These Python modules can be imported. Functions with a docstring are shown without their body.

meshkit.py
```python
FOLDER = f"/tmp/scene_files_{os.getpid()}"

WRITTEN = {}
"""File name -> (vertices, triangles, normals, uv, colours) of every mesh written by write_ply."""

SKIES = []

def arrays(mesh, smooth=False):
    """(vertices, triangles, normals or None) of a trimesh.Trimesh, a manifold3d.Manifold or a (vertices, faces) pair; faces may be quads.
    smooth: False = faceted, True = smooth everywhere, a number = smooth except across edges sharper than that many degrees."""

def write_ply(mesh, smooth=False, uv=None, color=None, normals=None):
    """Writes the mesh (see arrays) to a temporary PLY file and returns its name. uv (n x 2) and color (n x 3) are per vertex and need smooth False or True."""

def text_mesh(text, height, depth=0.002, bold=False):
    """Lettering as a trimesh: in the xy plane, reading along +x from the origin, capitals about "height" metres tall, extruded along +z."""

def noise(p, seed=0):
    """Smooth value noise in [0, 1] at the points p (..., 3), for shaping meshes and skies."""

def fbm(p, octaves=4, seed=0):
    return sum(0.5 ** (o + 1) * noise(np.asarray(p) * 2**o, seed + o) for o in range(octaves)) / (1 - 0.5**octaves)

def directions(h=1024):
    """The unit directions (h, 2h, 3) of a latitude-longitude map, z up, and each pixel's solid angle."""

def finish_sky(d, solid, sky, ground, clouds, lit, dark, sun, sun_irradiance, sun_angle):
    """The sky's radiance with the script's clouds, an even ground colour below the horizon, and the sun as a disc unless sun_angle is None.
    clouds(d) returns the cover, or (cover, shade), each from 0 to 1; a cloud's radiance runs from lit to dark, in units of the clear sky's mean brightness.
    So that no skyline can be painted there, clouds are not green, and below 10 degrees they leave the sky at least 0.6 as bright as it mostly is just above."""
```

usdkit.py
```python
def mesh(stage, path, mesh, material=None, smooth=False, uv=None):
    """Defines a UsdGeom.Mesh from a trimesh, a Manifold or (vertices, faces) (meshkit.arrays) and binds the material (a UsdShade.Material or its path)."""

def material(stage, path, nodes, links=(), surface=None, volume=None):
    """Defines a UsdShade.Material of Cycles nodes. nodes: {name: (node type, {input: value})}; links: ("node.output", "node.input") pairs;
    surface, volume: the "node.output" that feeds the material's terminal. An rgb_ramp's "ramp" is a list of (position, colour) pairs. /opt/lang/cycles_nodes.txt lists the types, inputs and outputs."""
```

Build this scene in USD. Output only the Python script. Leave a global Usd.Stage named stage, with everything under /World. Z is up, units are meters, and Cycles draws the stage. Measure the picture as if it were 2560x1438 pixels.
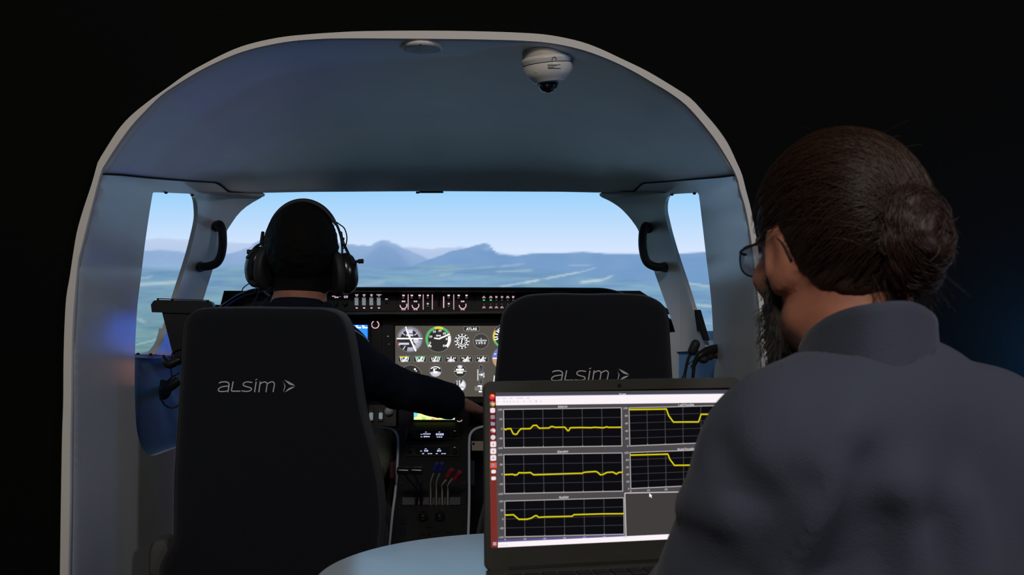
import math, random
import numpy as np, trimesh, usdkit, meshkit
from pxr import Usd, UsdGeom, UsdLux, UsdShade, Gf, Sdf, Vt
from shapely.geometry import Polygon, LineString, Point, box as sbox, MultiPolygon
from shapely import affinity
from shapely.ops import unary_union

random.seed(7); RNG = np.random.default_rng(7)
stage = Usd.Stage.CreateInMemory()
UsdGeom.SetStageUpAxis(stage, 'Z'); UsdGeom.SetStageMetersPerUnit(stage, 1.0)
UsdGeom.Xform.Define(stage, '/World'); UsdGeom.Scope.Define(stage, '/World/Looks')

# ------------------------------------------------------------------ camera, lights, exposure
F, EYE = 3000.0, 1.10                      # focal length in pixels of a 2560 wide frame, eye height
cam = UsdGeom.Camera.Define(stage, '/World/camera')
cam.CreateHorizontalApertureAttr(36.0); cam.CreateFocalLengthAttr(36.0 * F / 2560)
cam.CreateFStopAttr(10.0); cam.CreateFocusDistanceAttr(2.3)
cam.CreateClippingRangeAttr((0.05, 100.0)); cam.CreateExposureAttr(0.0)
_x = UsdGeom.Xformable(cam); _x.AddTranslateOp().Set((0, 0, EYE)); _x.AddRotateXOp().Set(90.0)

def rect_light(name, loc, target, w, h, color, power):
    l = UsdLux.RectLight.Define(stage, '/World/' + name)
    l.CreateWidthAttr(w); l.CreateHeightAttr(h); l.CreateColorAttr(Gf.Vec3f(*color)); l.CreateIntensityAttr(power)
    m = Gf.Matrix4d().SetLookAt(Gf.Vec3d(*loc), Gf.Vec3d(*target), Gf.Vec3d(0, 0, 1)).GetInverse()
    l.AddTransformOp().Set(m); return l
def ball_light(name, loc, r, color, power):
    l = UsdLux.SphereLight.Define(stage, '/World/' + name)
    l.CreateRadiusAttr(r); l.CreateColorAttr(Gf.Vec3f(*color)); l.CreateIntensityAttr(power); l.AddTranslateOp().Set(loc); return l
ROOM, SCREEN = 1.0, 1.0
rect_light('room_lamp', (-0.35, -1.3, 3.45), (-0.2, 2.5, 1.0), 1.0, 0.6, (1.0, 0.93, 0.84), 29.5)
rect_light('bench_lamp', (1.75, -0.2, 2.1), (0.45, 1.2, 0.95), 0.3, 0.3, (0.94, 0.90, 1.0), 42.0)
ball_light('curtain_glow', (1.15, 2.38, 0.95), 0.015, (0.05, 0.36, 1.0), 420.0)

# ------------------------------------------------------------------ helpers
COUNT = {}
def path_of(name, parent):
    base = parent or '/World'
    n = COUNT.get((base, name), 0); COUNT[(base, name)] = n + 1
    return f'{base}/{name}' + (f'_{n:03d}' if n else '')
ORIGIN = {}
def tag(prim, label=None, category=None, group=None, kind=None):
    for k, v in (('label', label), ('category', category), ('group', group), ('kind', kind)):
        if v: prim.SetCustomDataByKey(k, v)
def thing(name, label, category, loc, group=None):
    p = path_of(name, None); x = UsdGeom.Xform.Define(stage, p); x.AddTranslateOp().Set(Gf.Vec3d(*map(float, loc)))
    ORIGIN[p] = np.array(loc, float); tag(x.GetPrim(), label, category, group); return p
def top_of(p):
    return '/'.join(p.split('/')[:3])
def arr(mesh):
    v, f, _ = meshkit.arrays(mesh, False); return np.asarray(v, float), np.asarray(f, int)
def part(parent, name, mesh, mat, smooth=35, label=None, kind=None, paint=None):
    """one Mesh prim under parent (a thing or a part); mesh in world coordinates"""
    p = path_of(name, parent); v, f = arr(mesh)
    o = ORIGIN.get(top_of(parent), np.zeros(3)) if parent else np.zeros(3)
    m = usdkit.mesh(stage, p, (v - o, f), MAT[mat], smooth if paint is None else False)
    if paint is not None:
        UsdGeom.PrimvarsAPI(m).CreatePrimvar('paint', Sdf.ValueTypeNames.Color3fArray, 'vertex').Set(Vt.Vec3fArray.FromNumpy(np.asarray(paint, np.float32)))
    tag(m.GetPrim(), label, None, None, kind); return p
def struct(name, mesh, mat, smooth=35):
    p = part(None, name, mesh, mat, smooth, kind='structure'); return p
def lin(r, g, b):
    c = np.array([r, g, b], float) / 255; return tuple(np.where(c < 0.04045, c / 12.92, ((c + 0.055) / 1.055) ** 2.4))
MAT = {}
def mat(name, color, rough=0.6, spec=0.5, metal=0.0, bump=None, vary=None, sheen=0.0, emit=None, trans=0.0, coat=0.0, sub=0.0):
    n = {'p': ('principled_bsdf', {'base_color': color, 'roughness': rough, 'specular_ior_level': spec, 'metallic': metal, 'sheen_weight': sheen, 'coat_weight': coat, 'transmission_weight': trans})}; l = []
    if sub: n['p'][1].update(subsurface_weight=sub, subsurface_radius=(0.010, 0.004, 0.002), subsurface_scale=1.0)
    if emit: n['p'][1].update(emission_color=emit[0], emission_strength=emit[1])
    if bump or vary: n['g'] = ('geometry', {})
    if bump:
        n['n'] = ('noise_texture', {'scale': bump[0], 'detail': 3.0}); n['b'] = ('bump', {'strength': bump[1], 'distance': bump[2]})
        l += [('g.position', 'n.vector'), ('n.fac', 'b.height'), ('b.normal', 'p.normal')]
    if vary:
        n['m'] = ('noise_texture', {'scale': vary[0], 'detail': 4.0}); a = np.array(color)
        n['r'] = ('rgb_ramp', {'ramp': [(0.3, tuple(a * (1 - vary[1]))), (0.7, tuple(np.minimum(a * (1 + vary[1]), 1)))]})
        l += [('g.position', 'm.vector'), ('m.fac', 'r.fac'), ('r.color', 'p.base_color')]
    MAT[name] = usdkit.material(stage, '/World/Looks/' + name, n, l, surface='p.BSDF')
def mat_paint(name, strength):
    MAT[name] = usdkit.material(stage, '/World/Looks/' + name, {'a': ('attribute', {'attribute': 'paint'}), 'e': ('emission', {'strength': strength})},
                                [('a.color', 'e.color')], surface='e.emission')
def mat_glow(name, color, strength=1.0):
    MAT[name] = usdkit.material(stage, '/World/Looks/' + name, {'e': ('emission', {'color': color, 'strength': strength})}, [], surface='e.emission')
def mat_pane(name, tint, ior=1.5, rough=0.02, amount=1.0):
    MAT[name] = usdkit.material(stage, '/World/Looks/' + name, {'t': ('transparent_bsdf', {'color': tint}), 'g': ('glossy_bsdf', {'color': (amount,) * 3, 'roughness': rough}),
        'f': ('fresnel', {'IOR': ior}), 'm': ('mix_closure', {})}, [('f.fac', 'm.fac'), ('t.BSDF', 'm.closure1'), ('g.BSDF', 'm.closure2')], surface='m.closure')

def P(px, py, d):
    return np.array([(px - 1280) / F * d, d, EYE + (719 - py) / F * d])
def PS(pts, d=None):
    return np.array([P(p[0], p[1], p[2] if d is None else d) for p in pts])
def unit(v):
    v = np.asarray(v, float); return v / np.linalg.norm(v)
def cat(*ms):
    ms = [m for x in ms for m in (x if isinstance(x, list) else [x])]
    vs, fs, n = [], [], 0
    for m in ms:
        v, f = arr(m); vs.append(v); fs.append(f + n); n += len(v)
    return np.vstack(vs), np.vstack(fs)
def smooth_line(pts, n=40, closed=False):
    """Catmull-Rom through the points, resampled evenly"""
    p = np.asarray(pts, float); q = np.vstack([p[-1:], p, p[:2]]) if closed else np.vstack([2 * p[0] - p[1], p, 2 * p[-1] - p[-2]])
    out = []
    for i in range(1, len(q) - 2):
        t = np.linspace(0, 1, 12, endpoint=False)[:, None]; a, b, c, d = q[i - 1], q[i], q[i + 1], q[i + 2]
        out.append(0.5 * (2 * b + (c - a) * t + (2 * a - 5 * b + 4 * c - d) * t ** 2 + (3 * b - a - 3 * c + d) * t ** 3))
    o = np.vstack(out + ([] if closed else [q[-2][None]]))
    if closed: o = np.vstack([o, o[:1]])
    s = np.r_[0, np.cumsum(np.linalg.norm(np.diff(o, axis=0), axis=1))]
    k = np.linspace(0, s[-1], n + (1 if closed else 0))
    r = np.stack([np.interp(k, s, o[:, j]) for j in range(o.shape[1])], 1)
    return r[:-1] if closed else r
def soften(pts):
    """a closed outline with its gentle bends rounded and its sharp corners kept"""
    p = np.asarray(pts, float); n = len(p); a = p - np.roll(p, 1, 0); b = np.roll(p, -1, 0) - p
    t = np.degrees(np.abs(np.arctan2(a[:, 0] * b[:, 1] - a[:, 1] * b[:, 0], (a * b).sum(1)))); c = np.where(t > 42)[0]
    if len(c) < 2: return smooth_line(p, n * 4, closed=True)
    out = []
    for i, j in zip(c, np.r_[c[1:], c[0] + n]):
        k = p[np.arange(i, j + 1) % n]; out.append((smooth_line(k, 4 * len(k)) if len(k) > 2 else k)[:-1])
    return np.vstack(out)
def tube(points, r, sides=10, closed=False):
    p = np.asarray(points, float); n = len(p)
    t = np.roll(p, -1, 0) - np.roll(p, 1, 0) if closed else np.gradient(p, axis=0)
    t /= np.linalg.norm(t, axis=1, keepdims=True) + 1e-12
    a = np.cross(t[0], [0, 0, 1.0] if abs(t[0][2]) < 0.9 else [1.0, 0, 0]); A = []
    for i in range(n):
        a = a - t[i] * np.dot(a, t[i]); a = a / (np.linalg.norm(a) + 1e-12); A.append(a)
    A = np.array(A); B = np.cross(t, A); ang = np.arange(sides) * 2 * np.pi / sides
    rr = np.broadcast_to(np.asarray(r, float), (n,))[:, None, None]
    v = (p[:, None] + rr * (np.cos(ang)[None, :, None] * A[:, None] + np.sin(ang)[None, :, None] * B[:, None])).reshape(-1, 3)
    m = n if closed else n - 1; i, j = np.meshgrid(np.arange(m), np.arange(sides), indexing='ij'); i2, j2 = (i + 1) % n, (j + 1) % sides
    q = np.stack([i * sides + j, i * sides + j2, i2 * sides + j2, i2 * sides + j], -1).reshape(-1, 4)
    f = np.vstack([q[:, [0, 1, 2]], q[:, [0, 2, 3]]])
    if not closed:
        v = np.vstack([v, p[:1], p[-1:]]); c0, c1 = len(v) - 2, len(v) - 1; k = np.arange(sides); k2 = (k + 1) % sides
        f = np.vstack([f, np.stack([np.full(sides, c0), k2, k], 1), np.stack([np.full(sides, c1), (n - 1) * sides + k, (n - 1) * sides + k2], 1)])
    return v, f
def loft(rings, cap=True):
    R = np.array(rings, float); n, s, _ = R.shape; v = R.reshape(-1, 3)
    i, j = np.meshgrid(np.arange(n - 1), np.arange(s), indexing='ij'); j2 = (j + 1) % s
    q = np.stack([i * s + j, i * s + j2, (i + 1) * s + j2, (i + 1) * s + j], -1).reshape(-1, 4); f = np.vstack([q[:, [0, 1, 2]], q[:, [0, 2, 3]]])
    if cap:
        v = np.vstack([v, R[0].mean(0), R[-1].mean(0)]); k = np.arange(s); k2 = (k + 1) % s
        f = np.vstack([f, np.stack([np.full(s, len(v) - 2), k2, k], 1), np.stack([np.full(s, len(v) - 1), (n - 1) * s + k, (n - 1) * s + k2], 1)])
    return v, f
def lathe(profile, o, axis, n=40, side=None):
    """profile: (radius, height along axis)"""
    w = unit(axis); u = unit(np.cross(w, [0, 0, 1.0] if abs(w[2]) < 0.9 else [1.0, 0, 0])); s = np.cross(w, u); a = np.arange(n) * 2 * np.pi / n
    c = np.cos(a)[:, None] * u + np.sin(a)[:, None] * s
    return loft([np.asarray(o) + max(r, 1e-5) * c + h * w for r, h in profile])
def cyl(a, b, r, n=20, r2=None, bevel=0.0):
    a, b = np.asarray(a, float), np.asarray(b, float); L = np.linalg.norm(b - a); r2 = r if r2 is None else r2; e = bevel
    return lathe(([(r - e, 0), (r, e), (r2, L - e), (r2 - e, L)] if e else [(r, 0), (r2, L)]), a, b - a, n)
def rbox(c, size, r=0.0, R=None):
    """box with chamfered edges; R: columns are its axes"""
    h = np.array(size, float) / 2; r = min(r, h.min() * 0.95)
    pts = np.array([(sx * (h[0] - (k != 0) * r), sy * (h[1] - (k != 1) * r), sz * (h[2] - (k != 2) * r)) for sx in (-1, 1) for sy in (-1, 1) for sz in (-1, 1) for k in ((0, 1, 2) if r else (3,))])
    if not r: pts = np.array([(sx * h[0], sy * h[1], sz * h[2]) for sx in (-1, 1) for sy in (-1, 1) for sz in (-1, 1)])
    m = trimesh.convex.convex_hull(pts); v = np.array(m.vertices)
    return (v @ (np.eye(3) if R is None else np.asarray(R)).T + np.asarray(c)), np.array(m.faces)
def ball(c, r, n=2, R=None):
    m = trimesh.creation.icosphere(n, 1.0); v = np.array(m.vertices) * np.asarray(r)
    return (v @ (np.eye(3) if R is None else np.asarray(R)).T + np.asarray(c)), np.array(m.faces)
def earcut(poly):
    vs, fs, n = [], [], 0
    for g in getattr(poly, 'geoms', [poly]):
        if g.geom_type != 'Polygon' or g.area < 1e-12: continue
        v, f = trimesh.creation.triangulate_polygon(g, engine='earcut'); vs.append(np.asarray(v)); fs.append(np.asarray(f) + n); n += len(v)
    return (np.vstack(vs), np.vstack(fs)) if vs else (np.zeros((0, 2)), np.zeros((0, 3), int))
class Plane:
    """a plane in space with its own right (u), up (v) and front (n) axes"""
    def __init__(s, o, u, v):
        s.o, s.u = np.asarray(o, float), unit(u); s.n = unit(np.cross(s.u, v)); s.v = np.cross(s.n, s.u)
        s.R = np.stack([s.u, s.v, s.n], 1)
    def uv(s, px, py):
        e = np.array([0, 0, EYE]); r = P(px, py, 1.0) - e; t = np.dot(s.o - e, s.n) / np.dot(r, s.n); q = e + t * r - s.o
        return np.array([np.dot(q, s.u), np.dot(q, s.v)])
    def uvs(s, pts): return np.array([s.uv(*p) for p in pts])
    def at(s, uv, h=0.0):
        uv = np.atleast_2d(uv); return s.o + uv[:, :1] * s.u + uv[:, 1:2] * s.v + np.asarray(h).reshape(-1, 1) * s.n
    def px(s, px, py, h=0.0): return s.at(s.uv(px, py), h)[0]
    def scale(s, px, py):                                   # metres per pixel there
        return np.linalg.norm(s.uv(px + 1, py) - s.uv(px, py))
    def plate(s, poly, h0, h1):                             # a shapely polygon (uv) as a solid
        vs, n = [], 0
        ms = [trimesh.creation.extrude_polygon(g, h1 - h0, engine='earcut') for g in getattr(poly, 'geoms', [poly]) if g.geom_type == 'Polygon' and g.area > 1e-10]
        v, f = cat(ms); return s.at(v[:, :2], v[:, 2] + h0), f
    def flat(s, poly, h):
        v, f = earcut(poly); return (s.at(v, h) if len(v) else np.zeros((0, 3))), f
    def box(s, px, py, w, hgt, depth, r=0.0, h=0.0):        # w, hgt in pixels
        k = s.scale(px, py); return rbox(s.px(px, py, h + depth / 2), (w * k, hgt * k, depth), r, s.R)
class Print:
    """flat coloured shapes on a plane (a screen's picture): layers raised by a hair"""
    def __init__(s, plane, h=0.0004): s.p, s.h, s.v, s.f, s.c, s.n = plane, h, [], [], [], 0
    def poly(s, poly, color, layer=1):
        v, f = s.p.flat(poly, s.h + layer * 0.00015)
        if len(v): s.v.append(v); s.f.append(f + s.n); s.c.append(np.tile(color, (len(v), 1))); s.n += len(v)
    def quad(s, pts, color, layer=1): s.poly(Polygon(s.p.uvs(pts)), color, layer)
    def rect(s, x, y, w, h, color, layer=1, r=0):
        k = s.p.scale(x, y); c = s.p.uv(x, y); g = sbox(c[0] - w * k / 2, c[1] - h * k / 2, c[0] + w * k / 2, c[1] + h * k / 2)
        if r: g = g.buffer(-r * k).buffer(r * k, quad_segs=4)
        s.poly(g, color, layer)
    def line(s, pts, w, color, layer=2, cap=2):
        k = s.p.scale(*pts[0]); s.poly(LineString(s.p.uvs(pts)).buffer(w * k / 2, cap_style=cap, quad_segs=3), color, layer)
    def disc(s, x, y, r, color, layer=1, hole=0.0):
        k = s.p.scale(x, y); g = Point(*s.p.uv(x, y)).buffer(r * k, quad_segs=10)
        if hole: g = g.difference(Point(*s.p.uv(x, y)).buffer(hole * k, quad_segs=10))
        s.poly(g, color, layer)
    def arc(s, x, y, r0, r1, a0, a1, color, layer=1, n=16):
        k = s.p.scale(x, y); c = s.p.uv(x, y); a = np.radians(np.linspace(a0, a1, n)); d = np.stack([np.cos(a), np.sin(a)], 1) * k
        s.poly(Polygon(np.vstack([c + d * r0, (c + d * r1)[::-1]])), color, layer)
    def ray(s, x, y, r0, r1, ang, w, color, layer=2):
        k = s.p.scale(x, y); c = s.p.uv(x, y); d = np.array([math.cos(math.radians(ang)), math.sin(math.radians(ang))]) * k
        s.poly(LineString([c + d * r0, c + d * r1]).buffer(w * k / 2, cap_style=2), color, layer)
    def text(s, x, y, t, hgt, color, layer=3, bold=False, angle=0, anchor='c'):
        k = s.p.scale(x, y); m = meshkit.text_mesh(t, hgt * k, 0.00005, bold); v = np.array(m.vertices); f = np.array(m.faces)
        top = np.where((v[f][:, :, 2] > 0.00003).all(1))[0]; f = f[top]; v = v[:, :2]
        v = v - [(v[:, 0].min() + v[:, 0].max()) / 2 if anchor == 'c' else v[:, 0].max() if anchor == 'r' else v[:, 0].min(), hgt * k / 2]
        a = math.radians(angle); v = v @ np.array([[math.cos(a), math.sin(a)], [-math.sin(a), math.cos(a)]])
        v = s.p.at(v + s.p.uv(x, y), s.h + layer * 0.00015); s.v.append(v); s.f.append(f + s.n); s.c.append(np.tile(color, (len(v), 1))); s.n += len(v)
    def put(s, parent, name, mat_, label=None):
        v, f, c = np.vstack(s.v), np.vstack(s.f), np.vstack(s.c); used, inv = np.unique(f, return_inverse=True)
        return part(parent, name, (v[used], inv.reshape(f.shape)), mat_, label=label, paint=c[used])
def grid_mesh(poly, cell):
    """a polygon cut along a grid, so that it can be laid on a curved surface"""
    x0, y0, x1, y1 = poly.bounds; vs, fs, key = [], [], {}
    from shapely.prepared import prep
    pp = prep(poly)
    def idx(p):
        k = (round(p[0], 3), round(p[1], 3))
        if k not in key: key[k] = len(vs); vs.append(p)
        return key[k]
    for i in range(int((x1 - x0) / cell) + 1):
        for j in range(int((y1 - y0) / cell) + 1):
            a, b = x0 + i * cell, y0 + j * cell; c = sbox(a, b, a + cell, b + cell)
            if pp.contains(c):
                q = [idx(p) for p in ((a, b), (a + cell, b), (a + cell, b + cell), (a, b + cell))]; fs += [[q[0], q[1], q[2]], [q[0], q[2], q[3]]]
            elif pp.intersects(c):
                v, f = earcut(poly.intersection(c))
                for t in f:
                    k = [idx(tuple(v[q])) for q in t]
                    if len(set(k)) == 3:
                        A, B, C = (np.array(vs[q]) for q in k)
                        fs.append(k if (B - A)[0] * (C - A)[1] - (B - A)[1] * (C - A)[0] > 0 else [k[0], k[2], k[1]])
    return np.array(vs), np.array(fs)
def thicken(v, f, off):
    """a sheet made solid: every vertex also at v + off"""
    n = len(v); e = np.vstack([f[:, [0, 1]], f[:, [1, 2]], f[:, [2, 0]]]); s = {}
    have = set(map(tuple, e)); b = np.array([x for x in e if (x[1], x[0]) not in have])
    w = np.vstack([np.stack([b[:, 1], b[:, 0], b[:, 0] + n], 1), np.stack([b[:, 1], b[:, 0] + n, b[:, 1] + n], 1)])
    return np.vstack([v, v + off]), np.vstack([f, f[:, ::-1] + n, w])
def nets(fn, lo, hi, h):
    """the surface fn = 0 as a mesh (surface nets), worked block by block"""
    lo, hi = np.asarray(lo, float), np.asarray(hi, float); n = np.ceil((hi - lo) / h).astype(int) + 2; B = 12
    V = np.full(n, 1.0, np.float32); ax = [lo[k] + h * np.arange(n[k]) for k in range(3)]
    cs = [np.arange(0, n[k], B) for k in range(3)]; C = np.stack(np.meshgrid(*cs, indexing='ij'), -1).reshape(-1, 3)
    cen = lo + h * (C + (B - 1) / 2); d = fn(cen); rad = h * B * 0.87 * 1.7
    for c, dd in zip(C, d):
        sl = tuple(slice(c[k], min(c[k] + B, n[k])) for k in range(3))
        if abs(dd) > rad: V[sl] = dd; continue
        g = np.stack(np.meshgrid(*[ax[k][sl[k]] for k in range(3)], indexing='ij'), -1); V[sl] = fn(g.reshape(-1, 3)).reshape(g.shape[:3])
    S = V < 0; m = n - 1
    corner = [S[i:i + m[0], j:j + m[1], k:k + m[2]] for i in (0, 1) for j in (0, 1) for k in (0, 1)]
    tot = sum(c.astype(np.int8) for c in corner); act = (tot > 0) & (tot < 8); I = np.argwhere(act); num = -np.ones(m, int); num[tuple(I.T)] = np.arange(len(I))
    acc, cnt = np.zeros((len(I), 3)), np.zeros(len(I))
    off = [np.array(o) for o in np.ndindex(2, 2, 2)]
    for a in range(8):
        for b in range(a + 1, 8):
            if np.abs(off[a] - off[b]).sum() != 1: continue
            va, vb = V[tuple((I + off[a]).T)], V[tuple((I + off[b]).T)]; x = (va < 0) != (vb < 0); t = np.where(x, va / np.where(x, va - vb, 1), 0)
            acc += np.where(x[:, None], off[a] + t[:, None] * (off[b] - off[a]), 0); cnt += x
    v = lo + h * (I + acc / cnt[:, None]); F_ = []
    for k in range(3):
        a, b = [(1, 2), (2, 0), (0, 1)][k]
        s0 = S[tuple(slice(0, n[q] - 1) if q == k else slice(1, n[q] - 1) for q in range(3))]; s1 = S[tuple(slice(1, n[q]) if q == k else slice(1, n[q] - 1) for q in range(3))]
        X = np.argwhere(s0 != s1); fl = s0[tuple(X.T)]; X = X + np.array([0 if q == k else 1 for q in range(3)])
        ea, eb = np.eye(3, dtype=int)[a], np.eye(3, dtype=int)[b]
        q = np.stack([num[tuple((X - ea - eb).T)], num[tuple((X - eb).T)], num[tuple(X.T)], num[tuple((X - ea).T)]], 1)
        q[~fl] = q[~fl][:, ::-1]; F_.append(q)
    q = np.vstack(F_); q = q[(q >= 0).all(1)]
    return v, np.vstack([q[:, [0, 1, 2]], q[:, [0, 2, 3]]])
def s_cone(p, a, b, ra, rb):
    a, b = np.asarray(a, float), np.asarray(b, float); ab = b - a; t = np.clip((p - a) @ ab / max(ab @ ab, 1e-12), 0, 1)
    return np.linalg.norm(p - a - t[:, None] * ab, axis=1) - (ra + t * (rb - ra))
def s_ell(p, c, r, R=None):
    q = p - np.asarray(c); q = q @ np.asarray(R) if R is not None else q; r = np.asarray(r, float)
    k0 = np.linalg.norm(q / r, axis=1); k1 = np.linalg.norm(q / r ** 2, axis=1); return k0 * (k0 - 1) / np.maximum(k1, 1e-9)
def smin(a, b, k):
    h = np.clip(0.5 + 0.5 * (b - a) / k, 0, 1); return b + (a - b) * h - k * h * (1 - h)
def smax(a, b, k): return -smin(-a, -b, k)
# ------------------------------------------------------------------ materials
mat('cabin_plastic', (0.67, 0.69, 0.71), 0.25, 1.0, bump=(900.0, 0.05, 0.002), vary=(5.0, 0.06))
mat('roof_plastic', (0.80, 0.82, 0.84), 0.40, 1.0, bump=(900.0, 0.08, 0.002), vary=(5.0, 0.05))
mat('rim_foam', (0.72, 0.69, 0.65), 0.8, 0.3, bump=(300.0, 0.2, 0.002))
mat('blue_panel', (0.15, 0.33, 0.60), 0.7, 0.3, bump=(700.0, 0.1, 0.002))
mat('bracket_tan', (0.50, 0.46, 0.40), 0.5)
mat('curtain_black', (0.0045, 0.005, 0.0046), 0.95, 0.05, bump=(60.0, 0.3, 0.01))
mat('floor_dark', (0.012, 0.012, 0.012), 0.8, 0.2, bump=(200.0, 0.3, 0.003))
mat('black_plastic', (0.007, 0.007, 0.008), 0.5, 0.35)
mat('black_gloss', (0.008, 0.008, 0.009), 0.22, 0.5)
mat('grip_black', (0.012, 0.012, 0.014), 0.6, 0.4, bump=(1500.0, 0.2, 0.001))
mat('panel_dark', (0.0085, 0.0082, 0.008), 0.55, 0.4, bump=(1200.0, 0.15, 0.001))
mat('panel_edge', (0.05, 0.05, 0.05), 0.5, 0.4)
mat('white_plastic', (0.68, 0.66, 0.61), 0.35, 0.5)
mat('grille_grey', (0.58, 0.57, 0.54), 0.6)
mat('ink', (0.02, 0.02, 0.02), 0.8, 0.1)
mat('screw', (0.10, 0.10, 0.11), 0.3, 0.5, 0.8)
mat('steel', (0.62, 0.57, 0.48), 0.35, 0.6, 0.35)
mat('trim_light', (0.50, 0.54, 0.60), 0.4, 0.4)
mat('smoke_glass', (0.006, 0.006, 0.012), 0.05, 0.8, coat=1.0)
mat('seat_fabric', (0.0085, 0.010, 0.014), 0.9, 0.15, bump=(1100.0, 0.5, 0.002), vary=(400.0, 0.25), sheen=0.12)
mat('seat_piping', (0.014, 0.018, 0.030), 0.85, 0.2, sheen=0.3)
mat('thread_silver', (0.62, 0.62, 0.62), 0.55, 0.3, bump=(1800.0, 0.4, 0.001))
mat('rocker_grey', (0.42, 0.43, 0.43), 0.5, emit=((0.50, 0.62, 0.68), 0.22))
mat('knob_grey', (0.42, 0.43, 0.43), 0.35)
mat('hair_light', (0.036, 0.018, 0.0115), 0.38, 0.5)
mat('knob_red', (0.17, 0.004, 0.014), 0.5)
mat('handle_red', (0.05, 0.003, 0.006), 0.6)
mat('knob_blue', (0.012, 0.018, 0.20), 0.5)
mat('plate_grey', (0.10, 0.10, 0.12), 0.4, 0.5, 0.3)
mat('table_white', (0.46, 0.53, 0.60), 0.17, 1.0, vary=(20.0, 0.02))
mat('laptop_grey', (0.052, 0.050, 0.043), 0.5, 0.4, bump=(1500.0, 0.1, 0.001))
mat('laptop_black', (0.008, 0.008, 0.008), 0.6, 0.3)
mat('emblem_grey', (0.075, 0.072, 0.066), 0.45)
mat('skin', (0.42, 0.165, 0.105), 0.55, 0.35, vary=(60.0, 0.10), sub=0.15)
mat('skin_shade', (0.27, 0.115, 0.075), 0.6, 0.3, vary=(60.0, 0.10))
mat('hair_dark', (0.0032, 0.0024, 0.002), 0.7, 0.12, bump=(700.0, 0.6, 0.003))
mat('hair_brown', (0.024, 0.0115, 0.007), 0.5, 0.3)
mat('beard', (0.055, 0.046, 0.038), 0.6, 0.3)
mat('navy_cloth', (0.006, 0.008, 0.016), 0.9, 0.1, bump=(500.0, 0.4, 0.002))
mat('white_piping', (0.30, 0.30, 0.32), 0.7)
mat('khaki_cloth', (0.16, 0.155, 0.105), 0.9, 0.1, bump=(500.0, 0.3, 0.002))
mat('jacket_cloth', (0.058, 0.066, 0.096), 0.9, 0.12, bump=(420.0, 0.3, 0.002), sheen=0.08)
mat('eye_white', (0.7, 0.68, 0.65), 0.2); mat('iris', (0.05, 0.03, 0.02), 0.1)
mat('dim_grey', (0.075, 0.075, 0.075), 0.7, 0.3)
mat('beige_plate', (0.30, 0.26, 0.20), 0.5)
mat('flat_pale', (0.36, 0.37, 0.38), 0.5)
mat_pane('pane', (0.97, 0.98, 0.98), 1.5); MAT['lens'] = usdkit.material(stage, '/World/Looks/lens', {'t': ('transparent_bsdf', {'color': (0.90, 0.94, 1.0)}), 'g': ('glossy_bsdf', {'color': (0.9, 0.95, 1.0), 'roughness': 0.03}), 'm': ('mix_closure', {'fac': 0.40})}, [('t.BSDF', 'm.closure1'), ('g.BSDF', 'm.closure2')], surface='m.closure')
mat_paint('projected_picture', SCREEN); mat_paint('display_picture', 1.0)

# ------------------------------------------------------------------ the dark hall
struct('floor', rbox((0, 2.0, -0.05), (9, 10, 0.1)), 'floor_dark', False)

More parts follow.
